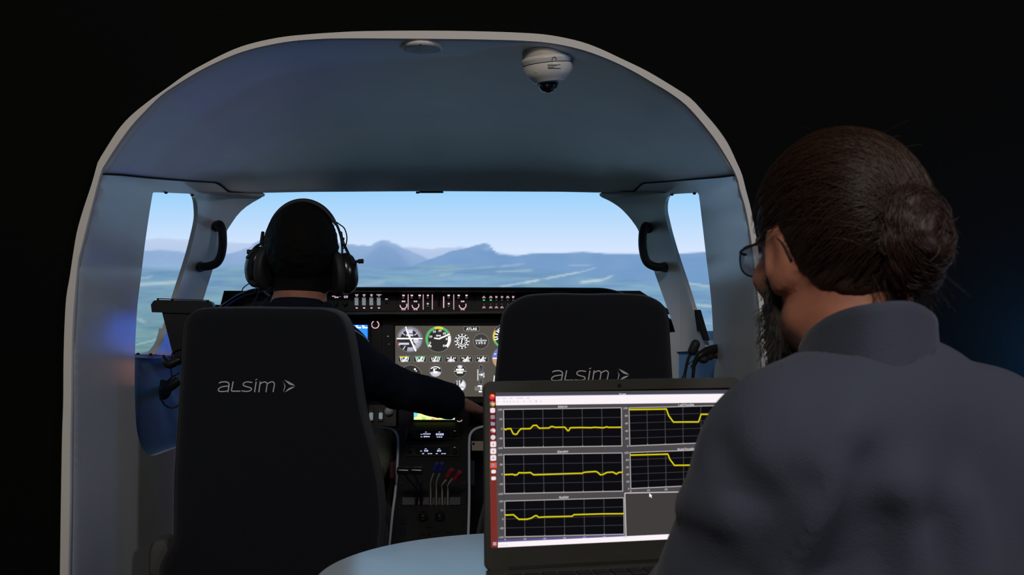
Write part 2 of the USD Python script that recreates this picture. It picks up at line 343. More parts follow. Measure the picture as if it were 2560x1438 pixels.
# cabin front edge, in the plane 2.5 m away: outer and inner contour (traced clockwise from bottom left)
RIM = 2.5
OUT = [(146, 1470), (147, 1400), (149, 1250), (152, 1091), (155, 1000), (156, 885), (161.5, 755), (172, 690), (181, 630), (189.6, 578), (204.7, 525), (226, 462), (236, 427), (243, 403), (262.6, 370), (294, 321.6), (327.7, 285.3), (375, 248), (413, 221.5), (463, 185), (513, 156.4), (575.6, 125), (630.6, 106), (703, 91), (776, 83.5), (840, 79), (900, 76), (1000, 74.5), (1100, 74.5), (1194, 76), (1288, 79), (1370, 85), (1447, 100.5), (1499, 119), (1552.5, 144), (1619, 176), (1686, 216), (1728, 244), (1761, 279), (1794.5, 318), (1822, 358), (1845, 408), (1857, 436), (1868, 480), (1875, 505), (1886, 556), (1897, 620), (1906, 700), (1914, 790), (1920, 881), (1923, 960), (1926, 1100), (1929, 1250), (1931, 1400), (1932, 1470)]
INN = [(173, 1470), (174, 1400), (177, 1250), (178, 1100), (180, 1000), (182, 854), (187, 760), (196, 660), (205, 621), (217.6, 570), (233, 509), (253, 434), (267, 408), (287.6, 375.5), (325, 323), (360, 283), (405, 238), (450, 208), (513, 171), (588, 137.6), (650.7, 119), (726, 105), (788, 100), (840, 98), (960, 98.5), (1080, 99.5), (1194, 101), (1311.6, 104.5), (1382, 111), (1452, 126), (1519, 149.5), (1575, 176), (1630, 208), (1672, 233), (1714, 265), (1755.5, 311), (1797, 366.5), (1838, 437), (1850, 480), (1863.6, 526), (1877, 603), (1888, 690), (1896, 760), (1900, 810), (1903, 931), (1906, 1100), (1909, 1250), (1911, 1400), (1912, 1470)]
kf = P(0, 0, RIM)
def rim3(pts, d=RIM): return np.array([P(x, y, RIM) + np.array([0, d - RIM, 0]) for x, y in pts])
_i0 = INN.index((253, 434)); _i1 = INN.index((1838, 437))
zL = np.array([(EYE + (719 - y) / F * RIM, (x - 1280) / F * RIM) for x, y in INN[:_i0 + 4]]); zR = np.array([(EYE + (719 - y) / F * RIM, (x - 1280) / F * RIM) for x, y in INN[_i1 - 3:]][::-1])
def bend(d):
    t = np.maximum(d - 3.2, 0); return np.where(t < 0.2, 2.5 * t * t, 0.1 + (t - 0.2))
def wall_x(d, z, side):
    if side < 0: return np.interp(z, zL[:, 0], zL[:, 1]) + 0.03 * (d - RIM) + bend(d)
    return np.interp(z, zR[:, 0], zR[:, 1]) - 0.03 * (d - RIM) - bend(d)
def on_wall(px, py, side, out=0.0):
    """the point of the cabin's side wall seen at a pixel (out: the wall moved outwards)"""
    a, b = RIM + 0.010, 4.4
    for _ in range(45):
        d = (a + b) / 2; x = (px - 1280) / F * d; z = EYE + (719 - py) / F * d
        inside = (x - wall_x(d, z, side) - side * out) * -side > 0
        a, b = (d, b) if inside else (a, d)
    return P(px, py, (a + b) / 2)
def wall_sheet(poly, side, out=0.0, thick=0.02, cell=13):
    v2, f = grid_mesh(poly, cell); v = np.array([on_wall(x, y, side, out) for x, y in v2])
    # outward direction of the wall
    e = 1e-3; n = []
    for p in v:
        gx = side; gd = -(wall_x(p[1] + e, p[2], side) - wall_x(p[1] - e, p[2], side)) / (2 * e) * side; gz = -(wall_x(p[1], p[2] + .02, side) - wall_x(p[1], p[2] - .02, side)) / .04 * side
        n.append(unit((gx, gd, gz)))
    # faces so that the front side looks into the cabin
    v3, f3 = thicken(v, f, np.array(n) * thick); return v3, f3

# black curtain wall around the cabin
hole = Polygon([((x - 1280) / F * RIM, EYE + (719 - y) / F * RIM) for x, y in OUT]).buffer(-0.004)
hole = unary_union([hole, sbox(hole.bounds[0], -1, hole.bounds[2], 0.6)])
cur = sbox(-5, 0.0, 5, 4.2).difference(hole)
CP = Plane((0, 2.56, 0), (1, 0, 0), (0, 0, 1))
struct('wall_back', CP.plate(cur, 0.0, 0.03), 'curtain_black', False)

# ------------------------------------------------------------------ projection screen with its picture
SX, SY, SR = -0.22, 2.95, 2.35
def sc(*c): return np.array(lin(*c))
def ridge(x, pts): return np.interp(x, [p[0] for p in pts], [p[1] for p in pts])
def landscape(x, y):
    """the picture's colour at image place x, y (both arrays)"""
    n = lambda fx, fy, s, o=4: meshkit.fbm(np.stack([x * fx, y * fy, 0 * x], -1), o, s)
    t = np.clip((y - 470) / 155, 0, 1)[..., None]
    c = np.where(t < 0.5, sc(152, 209, 252) * (1 - t * 2) + sc(184, 219, 252) * t * 2, sc(184, 219, 252) * (2 - t * 2) + sc(213, 230, 254) * (t * 2 - 1))
    c = np.where((y < 470)[..., None], sc(152, 209, 252) * np.clip(1 - (470 - y) / 1800, 0.6, 1)[..., None], c)
    def over(c, mask, col): return c * (1 - mask[..., None]) + col * mask[..., None]
    edge = lambda r, w=2.0: np.clip((y - r) / w, 0, 1)
    far = ridge(x, [(-900, 605), (300, 604), (365, 597), (400, 592), (448, 598), (480, 598), (600, 606), (1000, 617), (1017, 615.6), (1035, 615.6), (1067, 620), (1079, 622), (1097, 618.4), (1139, 616.6), (1148, 612.8), (1161, 616.6), (1220, 628), (1250, 629), (1290, 638), (3500, 640)]) + 3 * (n(.02, 0, 1) - .5)
    haze = np.clip((y - 595) / 60, 0, 1)[..., None]
    c = over(c, edge(far, 3.5) * 0.9, sc(190, 208, 238) * (1 - haze) + sc(168, 192, 226) * haze)
    mid = ridge(x, [(-900, 626), (361, 625.5), (400, 624), (432, 625.5), (473, 632), (520, 640), (560, 636), (593, 628), (627, 615.7), (635.6, 605.7), (649, 601), (700, 592), (780, 598), (872, 609), (880, 609), (895, 612.8), (908, 611), (925, 614.7), (936, 607), (947, 601.6), (959, 598.8), (974, 601.6), (983, 608), (990, 608), (998, 612), (1007, 619.4), (1022, 624), (1045, 634.4), (1064, 644), (1090, 655), (1130, 668), (3500, 700)])
    m_col = sc(134, 165, 208) + (n(.03, .05, 2)[..., None] - .5) * 0.06; dep = np.clip((y - mid) / 60, 0, 1)[..., None]
    c = over(c, edge(mid, 2.5) * 0.93, (m_col + 0.05) * (1 - dep) + sc(122, 158, 200) * dep)
    lefth = np.clip((700 - x) / 250, 0, 1)
    c = over(c, edge(mid + 12, 30) * lefth * 0.55, sc(158, 190, 226))
    core = ridge(x, [(-900, 800), (900, 650), (930, 620), (950, 606), (960, 603), (985, 615), (1000, 632), (1020, 650), (1035, 662), (1060, 690), (3500, 900)])
    c = over(c, edge(core, 14) * 0.45, sc(116, 152, 198))
    right = ridge(x, [(-900, 900), (980, 690), (1040, 660), (1069, 649), (1101, 638), (1129, 626), (1142, 624), (1169, 618.4), (1186, 612.8), (1210, 607), (1221, 609), (1229, 618.4), (1236, 627), (1247, 634.4), (1270, 637), (1294, 638.4), (1327, 633), (1404, 631.4), (1459, 628.6), (1487, 630.5), (1515, 633), (1579, 633), (1692, 633), (1764, 629), (2000, 627), (3500, 630)])
    hz = np.clip((1300 - x) / 250, 0, 1)[..., None]; rc = sc(116, 156, 200) * (1 - hz) + sc(122, 158, 204) * hz + (n(.02, .06, 3)[..., None] - .5) * 0.05
    c = over(c, edge(right, 2.5) * 0.96, rc)
    cliff = ((x > 1205) & (x < 1232) & (y > 612) & (y < 628)).astype(float) * np.clip(1 - np.abs(x - 1219) / 13, 0, 1) * np.clip(1 - np.abs(y - 621) / 9, 0, 1)
    c = over(c, cliff * 0.6, sc(165, 190, 225))
    # plain: hazy fields drawn out into streaks
    floor_y = ridge(x, [(-900, 655), (300, 660), (470, 668), (560, 660), (880, 662), (1000, 664), (1050, 657), (1200, 657), (1300, 664), (1500, 690), (1700, 700), (1800, 705), (3500, 705)])
    k = np.clip((y - floor_y) / 12, 0, 1); yy = y + 8 * (n(.006, 0.01, 11) - .5)
    g = n(.010, .11, 4); g2 = meshkit.fbm(np.stack([x * .014 + yy * 0.05, yy * .20, 0 * x], -1), 4, 5)
    near = np.clip((y - 660) / 230, 0, 1)[..., None]; greenL = np.clip((720 - x) / 300, 0, 1)[..., None]
    base = sc(120, 160, 194) * (1 - near * greenL) + sc(112, 152, 148) * near * greenL
    plain = base + ((g - .5) * 0.16)[..., None] * np.array([0.7, 1.1, 0.9]) + ((g2 - .5) * 0.14)[..., None] * np.array([1.0, 1.0, 0.7])
    green = np.clip((n(.012, .09, 8) - .52) * 6, 0, 1)[..., None] * np.array([1.0])
    plain = plain * (1 - 0.35 * green) + sc(140, 178, 176) * 0.35 * green
    c = over(c, k * 0.9, np.maximum(plain, 0.02))
    for x0, y0, x1, y1, w, a in ((1250, 717, 1345, 701, 3, .55), (1312, 707, 1350, 700, 3, .6), (1362, 697, 1448, 681, 2.5, .75), (1448, 681, 1488, 670, 2, .45), (1452, 706, 1506, 700, 4, .8), (1506, 700, 1531, 690, 3.2, .6), (1420, 665, 1480, 662, 2, .3), (1710, 708, 1780, 716, 2.5, .5), (1735, 762, 1790, 768, 4, .5), (1740, 803, 1790, 810, 4, .3), (1690, 700, 1775, 720, 3, .2), (345, 712, 470, 704, 5, .55), (340, 698, 380, 692, 3, .4), (345, 798, 362, 806, 4, .5), (340, 862, 405, 846, 2.5, .45), (1100, 688, 1130, 684, 3, .3), (1080, 676, 1240, 668, 3, .25), (880, 715, 960, 706, 6, .25), (1250, 667, 1310, 660, 3, .3), (1240, 680, 1330, 676, 3, .3)):
        u = np.array([x1 - x0, y1 - y0], float); L = np.hypot(*u); u /= L; s = (x - x0) * u[0] + (y - y0) * u[1]; dd = np.abs(-(x - x0) * u[1] + (y - y0) * u[0])
        mk = np.clip(1.6 - dd / w * 1.4, 0, 1) * np.clip(s / 14 + .5, 0, 1) * np.clip((L - s) / 14 + .5, 0, 1) * a
        c = over(c, mk, sc(196, 214, 222))
    return np.clip(c, 0.01, 1)
def screen_mesh(na=760, nz=300):
    a = np.radians(np.linspace(-104, 104, na)); z = np.linspace(0.25, 2.15, nz); A, Z = np.meshgrid(a, z, indexing='ij')
    X, Y = SX + SR * np.sin(A), SY + SR * np.cos(A)
    d = SY + SR * np.cos(np.clip(A, -1.3, 1.3)); px = 1280 + (SX + SR * np.sin(np.clip(A, -1.3, 1.3))) / d * F + (np.abs(A) > 1.3) * np.sign(A) * (np.abs(A) - 1.3) * 900
    col = landscape(px, 719 - (Z - EYE) / d * F)
    v = np.stack([X, Y, Z], -1).reshape(-1, 3); i, j = np.meshgrid(np.arange(na - 1), np.arange(nz - 1), indexing='ij')
    q = np.stack([i * nz + j, (i + 1) * nz + j, (i + 1) * nz + j + 1, i * nz + j + 1], -1).reshape(-1, 4)
    return v, np.vstack([q[:, [0, 1, 2]], q[:, [0, 2, 3]]]), col.reshape(-1, 3)
T = thing('projection_screen', 'curved projection screen in front of the cockpit showing hazy blue mountains under a pale sky', 'screen', (SX, SY + SR, 0))
_v, _f, _c = screen_mesh(); part(T, 'projected_picture', (_v, _f), 'projected_picture', paint=_c)
_a = np.radians(np.linspace(-104, 104, 90)); _r = lambda r, z: np.stack([SX + r * np.sin(_a), SY + r * np.cos(_a), np.full(90, z)], 1)
def open_loft(rings):
    R = np.array(rings, float); n, s, _ = R.shape; i, j = np.meshgrid(np.arange(n - 1), np.arange(s - 1), indexing='ij')
    q = np.stack([i * s + j, i * s + j + 1, (i + 1) * s + j + 1, (i + 1) * s + j], -1).reshape(-1, 4); return R.reshape(-1, 3), np.vstack([q[:, [0, 1, 2]], q[:, [0, 2, 3]]])
part(T, 'screen_back', open_loft([_r(SR + .004, .24), _r(SR + .004, 2.16), _r(SR + .03, 2.16), _r(SR + .03, .24), _r(SR + .004, .24)]), 'black_plastic')
for a in (-1.1, -.4, .4, 1.1): part(T, 'screen_stand', rbox((SX + (SR + .06) * math.sin(a), SY + (SR + .06) * math.cos(a), 0.6), (.05, .05, 1.2), .005), 'black_plastic')

# ------------------------------------------------------------------ the simulator cabin
CAB = thing('simulator_cabin', 'pale arched cockpit shell with white front edge standing in the black hall', 'cockpit', (-0.2, RIM, 0))
ro, ri = smooth_line(rim3(OUT), 220), smooth_line(rim3(INN), 220)
def ring(d0, e):                                            # a slightly rounded front edge
    m = ro * (1 - e) + ri * e; return m + np.array([0, d0, 0])
front = np.concatenate([ring(.01, 0), ring(.002, .06), ring(0, .14), ring(0, .9), ring(.004, .97), ring(.014, 1.0), ring(.022, .7), ring(.13, .6), ring(.13, 0.0), ring(.01, 0)]).reshape(10, 220, 3)
_i, _j = np.meshgrid(np.arange(9), np.arange(219), indexing='ij'); _q = np.stack([_i * 220 + _j, _i * 220 + _j + 1, (_i + 1) * 220 + _j + 1, (_i + 1) * 220 + _j], -1).reshape(-1, 4)
part(CAB, 'front_edge', (front.reshape(-1, 3), np.vstack([_q[:, [0, 1, 2]], _q[:, [0, 2, 3]]])), 'rim_foam', 40)

SEAM_L = [(253, 434), (304, 436.5), (377, 444), (420, 447.7), (480, 452), (515, 453.8), (535.6, 455), (547, 459), (558, 466.5), (566, 474), (575, 480)]
SEAM_R = [(1838, 437), (1799, 442), (1710, 449.5), (1641, 455), (1610, 457), (1602, 460.6), (1592, 469.6), (1583.8, 478.7)]
def resamp(p, n):
    p = np.asarray(p, float); s = np.r_[0, np.cumsum(np.linalg.norm(np.diff(p, axis=0), axis=1))]; k = np.linspace(0, s[-1], n)
    return np.stack([np.interp(k, s, p[:, j]) for j in range(p.shape[1])], 1)
def by_frac(p, n):                                           # keep the seam's shape by depth
    return resamp(p, n)
NU, NV = 120, 60
c0 = resamp(smooth_line(rim3(INN[_i0:_i1 + 1]), 300), NU)
dl = resamp([on_wall(x, y, -1) for x, y in resamp(SEAM_L, 120)], NV); dr = resamp([on_wall(x, y, 1) for x, y in resamp(SEAM_R, 120)], NV)
c0[0], c0[-1] = dl[0], dr[0]
_bx = np.linspace(575, 1583.8, NU); _by = np.interp(_bx, [575, 600, 662, 760, 1080, 1400, 1498, 1560, 1584], [480, 481.5, 481.5, 479.5, 477.5, 479, 481, 480, 478.7])
_dl, _dr = dl[-1][1], dr[-1][1]; _t = np.linspace(-1, 1, NU); _bd = np.interp(_bx, [575, 1583.8], [_dl, _dr]) + 0.20 * (1 - _t ** 2)
c1 = np.array([P(x, y, d) for x, y, d in zip(_bx, _by, _bd)]); c1[0], c1[-1] = dl[-1], dr[-1]
u = np.linspace(0, 1, NU)[:, None, None]; w = np.linspace(0, 1, NV)[None, :, None]
S = (1 - w) * c0[:, None] + w * c1[:, None] + (1 - u) * dl[None] + u * dr[None] - ((1 - u) * (1 - w) * c0[0] + u * (1 - w) * c0[-1] + (1 - u) * w * c1[0] + u * w * c1[-1])
um, wm = u[..., 0], w[..., 0]
S[..., 2] += 0.028 * np.sin(np.pi * um) ** 0.8 * np.sin(np.pi * wm ** 1.15) ** 1.0
_i, _j = np.meshgrid(np.arange(NU - 1), np.arange(NV - 1), indexing='ij'); _q = np.stack([_i * NV + _j, _i * NV + _j + 1, (_i + 1) * NV + _j + 1, (_i + 1) * NV + _j], -1).reshape(-1, 4)
cv, cf = S.reshape(-1, 3), np.vstack([_q[:, [0, 1, 2]], _q[:, [0, 2, 3]]])
_c = np.array([-0.2, 3.0, 1.0]); _o = cv - _c; _o[:, 1] *= 0.15; _o[:, 0] *= 0.8; _o /= np.linalg.norm(_o, axis=1, keepdims=True)
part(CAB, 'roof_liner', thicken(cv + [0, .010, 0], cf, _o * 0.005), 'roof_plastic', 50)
ROOF = S
def roof_at(px, py):
    """point of the roof seen at a pixel, and its downward normal"""
    r = P(px, py, 1.0) - [0, 0, EYE]; q = S.reshape(-1, 3) - [0, 0, EYE]; q2 = q / q[:, 1:2]; k = np.argmin((q2[:, 0] - r[0]) ** 2 + (q2[:, 2] - r[2]) ** 2); i, j = divmod(k, NV)
    i = min(max(i, 1), NU - 2); j = min(max(j, 1), NV - 2); n = unit(np.cross(S[i + 1, j] - S[i - 1, j], S[i, j + 1] - S[i, j - 1])); n = n if n[2] < 0 else -n
    return P(px, py, S[i, j][1]), n
for pts, s in ((SEAM_L + [(620, 481.2), (656, 482.8)], -1), (SEAM_R + [(1550, 480), (1504, 482.6)], 1)):
    part(CAB, 'seam_strip', tube(np.array([on_wall(x, y + 0.8, s, -0.0015) for x, y in resamp(pts, 60)]), 0.0022, 6), 'ink')

# side walls: aft panel and windscreen pillar of each side, traced with their window openings
WIN_L = [(385.6, 481), (440, 483), (477, 485), (484, 489), (488, 494), (492, 505), (494, 520), (493.5, 552), (483, 600), (470, 648), (440, 744), (416, 824), (403, 858), (386, 887), (470, 892), (470, 1110), (423, 1126), (397, 1136), (379, 1140), (366, 1134), (352, 1111.5), (342, 1074), (338, 1018), (336.7, 951), (337.6, 887), (339, 840), (344, 760), (352, 696), (361.6, 616), (373, 536), (382, 482)]
BODY_L = [(253, 435), (304, 437.5), (377, 445), (420, 448.7), (480, 453), (515, 454.8), (535.6, 456), (547, 460), (558, 467.5), (566, 475), (575, 481), (620, 482.5), (655, 483.5), (661, 484.5), (663, 488), (661, 492), (647, 498), (619, 514.6), (598, 532.7), (584, 551), (574.6, 566), (566, 580), (548, 628), (531, 677), (509, 747), (492, 802), (489, 850), (497, 900), (497, 1500), (173, 1500), (174, 1400), (177, 1250), (178, 1100), (180, 1000), (182, 854), (187, 760), (196, 660), (205, 621), (217.6, 570), (233, 509)]
WIN_R = [(1743.7, 482), (1700, 484.5), (1685, 485.6), (1677, 488), (1671, 491), (1664.5, 499.5), (1661.5, 513.5), (1661.6, 531.5), (1666, 552), (1675.5, 590), (1692, 646), (1713.6, 712.6), (1731, 770), (1744, 815), (1749, 829), (1768, 876), (1690, 880), (1690, 1150), (1760, 1130), (1781, 1060), (1784.5, 946), (1784, 868), (1778, 751.5), (1764, 630), (1747, 486)]
BODY_R = [(1838, 438), (1799, 443), (1710, 450.5), (1641, 456), (1610, 458), (1602, 461.6), (1592, 470.6), (1583.8, 479.7), (1550, 480.5), (1504, 483), (1499, 484), (1498.5, 488), (1502, 492.6), (1522.6, 502), (1549, 519), (1571, 541), (1585, 559), (1596, 577), (1614, 624), (1636, 681), (1675, 790), (1688, 830), (1670, 832), (1670, 1500), (1912, 1500), (1911, 1400), (1909, 1250), (1906, 1100), (1903, 931), (1900, 810), (1896, 760), (1888, 690), (1877, 603), (1863.6, 526), (1850, 480)]
for body, win, s, cut in ((BODY_L, WIN_L, -1, 430), (BODY_R, WIN_R, 1, 1700)):
    poly = Polygon(soften(body)).buffer(0).difference(Polygon(soften(win)).buffer(-2).buffer(4).buffer(-2))
    aft, fwd = (sbox(-9e3, -9e3, cut, 9e3), sbox(cut, -9e3, 9e3, 9e3)) if s < 0 else (sbox(cut, -9e3, 9e3, 9e3), sbox(-9e3, -9e3, cut, 9e3))
    def big(g): return max(getattr(g, 'geoms', [g]), key=lambda q: q.area)
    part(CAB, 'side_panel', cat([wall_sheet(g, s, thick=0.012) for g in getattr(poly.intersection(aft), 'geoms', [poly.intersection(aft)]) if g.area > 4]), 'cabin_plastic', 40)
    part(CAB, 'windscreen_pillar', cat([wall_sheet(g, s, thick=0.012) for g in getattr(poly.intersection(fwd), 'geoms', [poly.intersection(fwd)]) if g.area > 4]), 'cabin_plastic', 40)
# ledges under the roof at the pillar tops
def on_ledge(pts, s, outs): return [np.array([on_wall(x, y, s, o) for x, y in pts]) for o in outs]
for pts, s in (([(575, 481.5), (620, 483), (652, 483.6), (660, 484.5), (662, 487.5), (660, 491.5), (652, 493), (610, 491.5), (566, 489.5), (540, 486), (500, 482.5), (540, 479.5)], -1), ([(1583, 480), (1550, 481), (1508, 483.2), (1500, 484.2), (1499, 488), (1501, 491.5), (1508, 493.2), (1557, 492.4), (1599, 488), (1640, 485), (1663, 483.5), (1625, 481)], 1)):
    g = on_ledge(pts, s, (0.004, -0.026, -0.03)); g[2] = g[1].mean(0) + (g[2] - g[1].mean(0)) * 0.97
    part(CAB, 'roof_ledge', loft(g), 'bracket_tan', 30, label='tan ledge at the top of the pillar')
# lower door panels, set further out, with a sill
DOOR_L = Polygon([(326, 884), (352, 886), (384, 888.5), (412, 886), (440, 876), (470, 868), (505, 860), (505, 1190), (326, 1190)])
DOOR_R = Polygon([(1800, 872), (1768, 871), (1757, 850), (1749, 829), (1715, 830), (1679, 831.5), (1660, 832), (1660, 1200), (1800, 1200)])
part(CAB, 'door_panel', wall_sheet(DOOR_L, -1, 0.012, 0.05), 'blue_panel', 30, label='blue-grey lower door panel')
part(CAB, 'door_panel', wall_sheet(DOOR_R, 1, 0.012, 0.05), 'blue_panel', 30, label='blue-grey lower door panel')
for pts, s in (([(336, 886), (352, 887), (384, 889), (412, 887), (440, 878)], -1), ([(1785, 871), (1768, 872), (1758, 851)], 1)):
    a = np.array([on_wall(x, y, s, .008) for x, y in pts]); b = a + [s * .075, 0, 0]; n_ = len(a); q_ = [[i, i + 1, n_ + i + 1, n_ + i] for i in range(n_ - 1)]
    part(CAB, 'window_sill', thicken(np.vstack([a, b]), np.vstack([[[q[0], q[1], q[2]], [q[0], q[2], q[3]]] for q in q_]), np.array([0, 0, -.008])), 'trim_light', 30, label='pale window sill')
part(CAB, 'window_fairing', wall_sheet(Polygon(smooth_line([(417, 822), (413, 840), (404, 862), (386, 886)], 14).tolist() + [(412, 889), (445, 880), (450, 822)]), -1, -0.012, 0.02), 'cabin_plastic', 30)
part(CAB, 'window_seal', wall_sheet(Polygon([(1735, 775), (1741, 776), (1763, 852), (1757, 850), (1749, 829), (1743, 829)]), 1, -0.004, 0.012), 'ink', 30)
for pts, s in (((( 415, 482), (481, 488), (388, 885), (377, 886), (345, 885)), -1), (((1736, 484), (1680, 487)), 1)):
    for x, y in pts:
        o = on_wall(x, y, s, -0.002); part(CAB, 'screw', ball(o, (.0045, .0045, .003), 1), 'ink')
# grab handles
GH_L = [(541, 566, 3.37), (548, 561, 3.335), (555, 572, 3.315), (557, 600, 3.305), (556, 622, 3.30), (551, 643, 3.295), (541, 658, 3.29), (524, 665, 3.295), (508, 667, 3.315), (501, 667, 3.335)]
GH_R = [(1621, 570, 3.37), (1614, 565, 3.335), (1608, 577, 3.315), (1606, 600, 3.305), (1607, 622, 3.30), (1612, 645, 3.295), (1621, 659, 3.29), (1638, 667, 3.295), (1654, 668, 3.315), (1661, 668, 3.335)]
for g, s in ((GH_L, -1), (GH_R, 1)):
    e0, e1 = on_wall(g[0][0], g[0][1], s), on_wall(g[-1][0], g[-1][1], s); mid = PS(g[1:-1]); k = np.linspace(0, 1, len(mid))[:, None]
    base = e0 * (1 - k) + e1 * k; out = mid.copy()
    for i, (x, y, _) in enumerate(g[1:-1]):
        dd = (e0[1] * (1 - k[i, 0]) + e1[1] * k[i, 0]) - 0.035 - 0.02 * math.sin(math.pi * k[i, 0]); out[i] = P(x, y, dd)
    line = smooth_line(np.vstack([e0 + unit(e0 - out[0]) * 0.004, out, e1 + unit(e1 - out[-1]) * 0.004]), 48)
    rr = 0.0115 + 0.0035 * np.exp(-((np.linspace(0, 1, 48) - np.array([[0], [1]])) ** 2).min(0) / 0.006)
    part(CAB, 'grab_handle', tube(line, rr, 14), 'grip_black', 60, label='black curved grab handle')
# small latch at the middle of the windscreen's upper edge
_l, _ = roof_at(1076, 478); part(CAB, 'windscreen_latch', cat(rbox(P(1078, 480.5, _l[1] - .012), (.073, .012, .005), .002), cyl(P(1044, 479, _l[1] - .014), P(1044, 484, _l[1] - .014), .005, 12)), 'black_plastic')

# ------------------------------------------------------------------ on the roof: round speaker and dome camera
o, n = roof_at(1055, 121); o = P(1055, 118, o[1])
n = unit(np.array([0.0, -0.03, -1.0])); T = thing('ceiling_speaker', 'flat round white speaker grille on the cabin roof near its front edge', 'speaker', o)
k = 0.0445
part(T, 'base_ring', lathe([(k * 1.04, -0.022), (k * 1.04, 0.0), (k * 1.01, 0.002), (k * .96, 0.0048), (k * .88, .0058), (k * .86, .004)], o, n, 48), 'white_plastic', 40)
part(T, 'grille', lathe([(k * .87, .003), (k * .86, .0058), (k * .5, .0078), (1e-4, .0085)], o, n, 48), 'grille_grey', 40)
_u = np.array([1.0, 0, 0]); _w = np.cross(n, _u)
part(T, 'grille_slot', cat([tube(np.array([o + _u * x + _w * y + n * (.0087 - 0.0028 * ((x * x + y * y) / (k * .86) ** 2)) for y in np.linspace(-1, 1, 9) * math.sqrt(max((k * .82) ** 2 - x * x, 0))]), .0006, 4) for x in np.linspace(-k * .78, k * .78, 26)]), 'white_plastic', kind='stuff')
part(T, 'status_hole', cyl(o + n * .0036 + _w * k * .94, o + n * .0062 + _w * k * .94, .0018, 10), 'ink')

o, n = roof_at(1366, 145); o = P(1368, 147, o[1] - .01); ax = unit(np.array([0.10, 0.06, -1.0]))
T = thing('dome_camera', 'white dome camera with dark glass ball hanging from the cabin roof', 'camera', o); k = 0.0565
part(T, 'mount', lathe([(k * .92, -.028), (k * .95, 0), (k * 1.0, .002)], o, ax, 48), 'bracket_tan', 40)
part(T, 'flange', lathe([(k * .94, -.003), (k * 1.01, .001), (k * 1.02, .005), (k * .955, .011), (k * .95, .0125)], o, ax, 48), 'white_plastic', 40)
part(T, 'housing', lathe([(k * .955, .0128), (k * .96, .019), (k * .95, .026), (k * .90, .034), (k * .80, .041), (k * .66, .0472), (k * .645, .0494), (k * .60, .0512), (k * .38, .0525)], o, ax, 56), 'white_plastic', 40)
bo = o + ax * .0495 + np.array([-.004, -.004, 0]); part(T, 'glass_dome', lathe([(.0235, -.004), (.0232, .004), (.021, .0115), (.0165, .018), (.010, .0225), (1e-4, .0245)], bo, ax, 40), 'smoke_glass', 60, label='dark glass ball with the lens behind it')
def on_house(dx, h, r=0.962):
    a = math.asin(max(-1, min(1, dx / (k * .96)))); u_ = unit(np.cross([0, 1, 0], ax)) * -1; w_ = unit(np.cross(u_, ax)); w_ = w_ if w_[1] < 0 else -w_
    return o + ax * h + (u_ * math.sin(a) + w_ * math.cos(a)) * k * r
for h, x0, x1 in ((.0195, -.003, .024), (.0215, -.003, .017), (.0245, -.003, .011), (.0268, -.003, .024)):
    part(T, 'caption_line', tube(np.array([on_house(x, h + .002 * (x + .003) / .03, .966) for x in np.linspace(x0, x1, 10)]), .00045, 4), 'ink')
part(T, 'arch_mark', tube(np.array([on_house(.0115 + .0045 * math.cos(a), .0115 - .007 * math.sin(a), 1.036 - .058 * (1 - math.sin(a))) for a in np.linspace(0, math.pi, 14)]), .0005, 4), 'ink')
part(T, 'rim_groove', tube(np.array([on_house(x, .0132, .965) for x in np.linspace(-k * .93, k * .93, 40)]), .0006, 4), 'ink')
part(T, 'fixing_hole', tube(np.array([on_house(-.029, .027 + t, .952) for t in (0, .004)]), .0008, 6), 'grille_grey')
# ------------------------------------------------------------------ instrument panel
IP = thing('instrument_panel', 'wide black instrument panel under the windscreen with lit gauges and switches', 'instrument panel', (-0.22, 3.55, 0.7))
DS, DP = 3.50, 3.56                                        # switch strip and screen panel, metres from the camera
W_ = np.array([1.0, 1.0, 1.0]); PINK = np.array(lin(238, 190, 205)) * 0.9; WHT = np.array([1.0, 1.0, 1.0]) * 1.15; GRN = np.array(lin(60, 220, 110)); DIMW = np.array(lin(95, 95, 100))
# glareshield: rounded front lip and a deck that runs forward to the windscreen foot
GL = [(520, 800), (545, 768), (560, 757), (593, 736), (627, 722.5), (660, 718.5), (700, 717.5), (890, 718), (1230, 718.6), (1468, 719.5), (1505, 720), (1527, 723), (1546, 728), (1562, 734), (1600, 752), (1660, 786), (1700, 812), (1722, 830)]
gl = resamp(smooth_line(PS(GL, 3.44), 160), 120); cx = gl.mean(0)
def sect(dy, dz, pull=0.0): return gl + np.array([0, dy, dz]) + pull * (np.array([-0.22, 3.44, 0.98]) - gl) * [1, 0, 1]
gs = [sect(.02, -.0085), sect(.006, -.007), sect(0, -.005), sect(.001, -.003), sect(.008, 0), sect(.03, .0005), sect(.20, -.004), sect(.48, -.03, .10)]
part(IP, 'glareshield', open_loft(gs + [g - [0, 0, .006] for g in gs[::-1]] + [gs[0]]), 'black_plastic', 50, label='dark glareshield over the switches')
part(IP, 'lower_lip', tube(smooth_line(PS([(560, 786), (800, 784), (1040, 783), (1290, 781), (1660, 781)], 3.485), 40), .0035, 8), 'panel_edge', 60)
SP = Plane(P(1080, 755, DS), (1, 0, 0), (0, 0, 1)); PP = Plane(P(1100, 900, DP), (1, 0, 0), (0, 0, 1))
def plate_px(pl, pts, h0, h1): return pl.plate(Polygon(pl.uvs(pts)), h0, h1)
part(IP, 'switch_strip', plate_px(SP, [(560, 727), (1600, 727), (1690, 786), (545, 786)], -.05, 0), 'panel_dark', False)
for a, b in ((833, 1000 - 9), (996, 1177), (1190, 1420)):
    part(IP, 'switch_module', plate_px(SP, [(a, 731), (b, 731), (b, 779), (a, 779)], 0, .003), 'panel_dark', False)
part(IP, 'panel_face', plate_px(PP, [(560, 784), (1660, 784), (1660, 1010), (560, 1010)], -.06, 0), 'panel_dark', False)
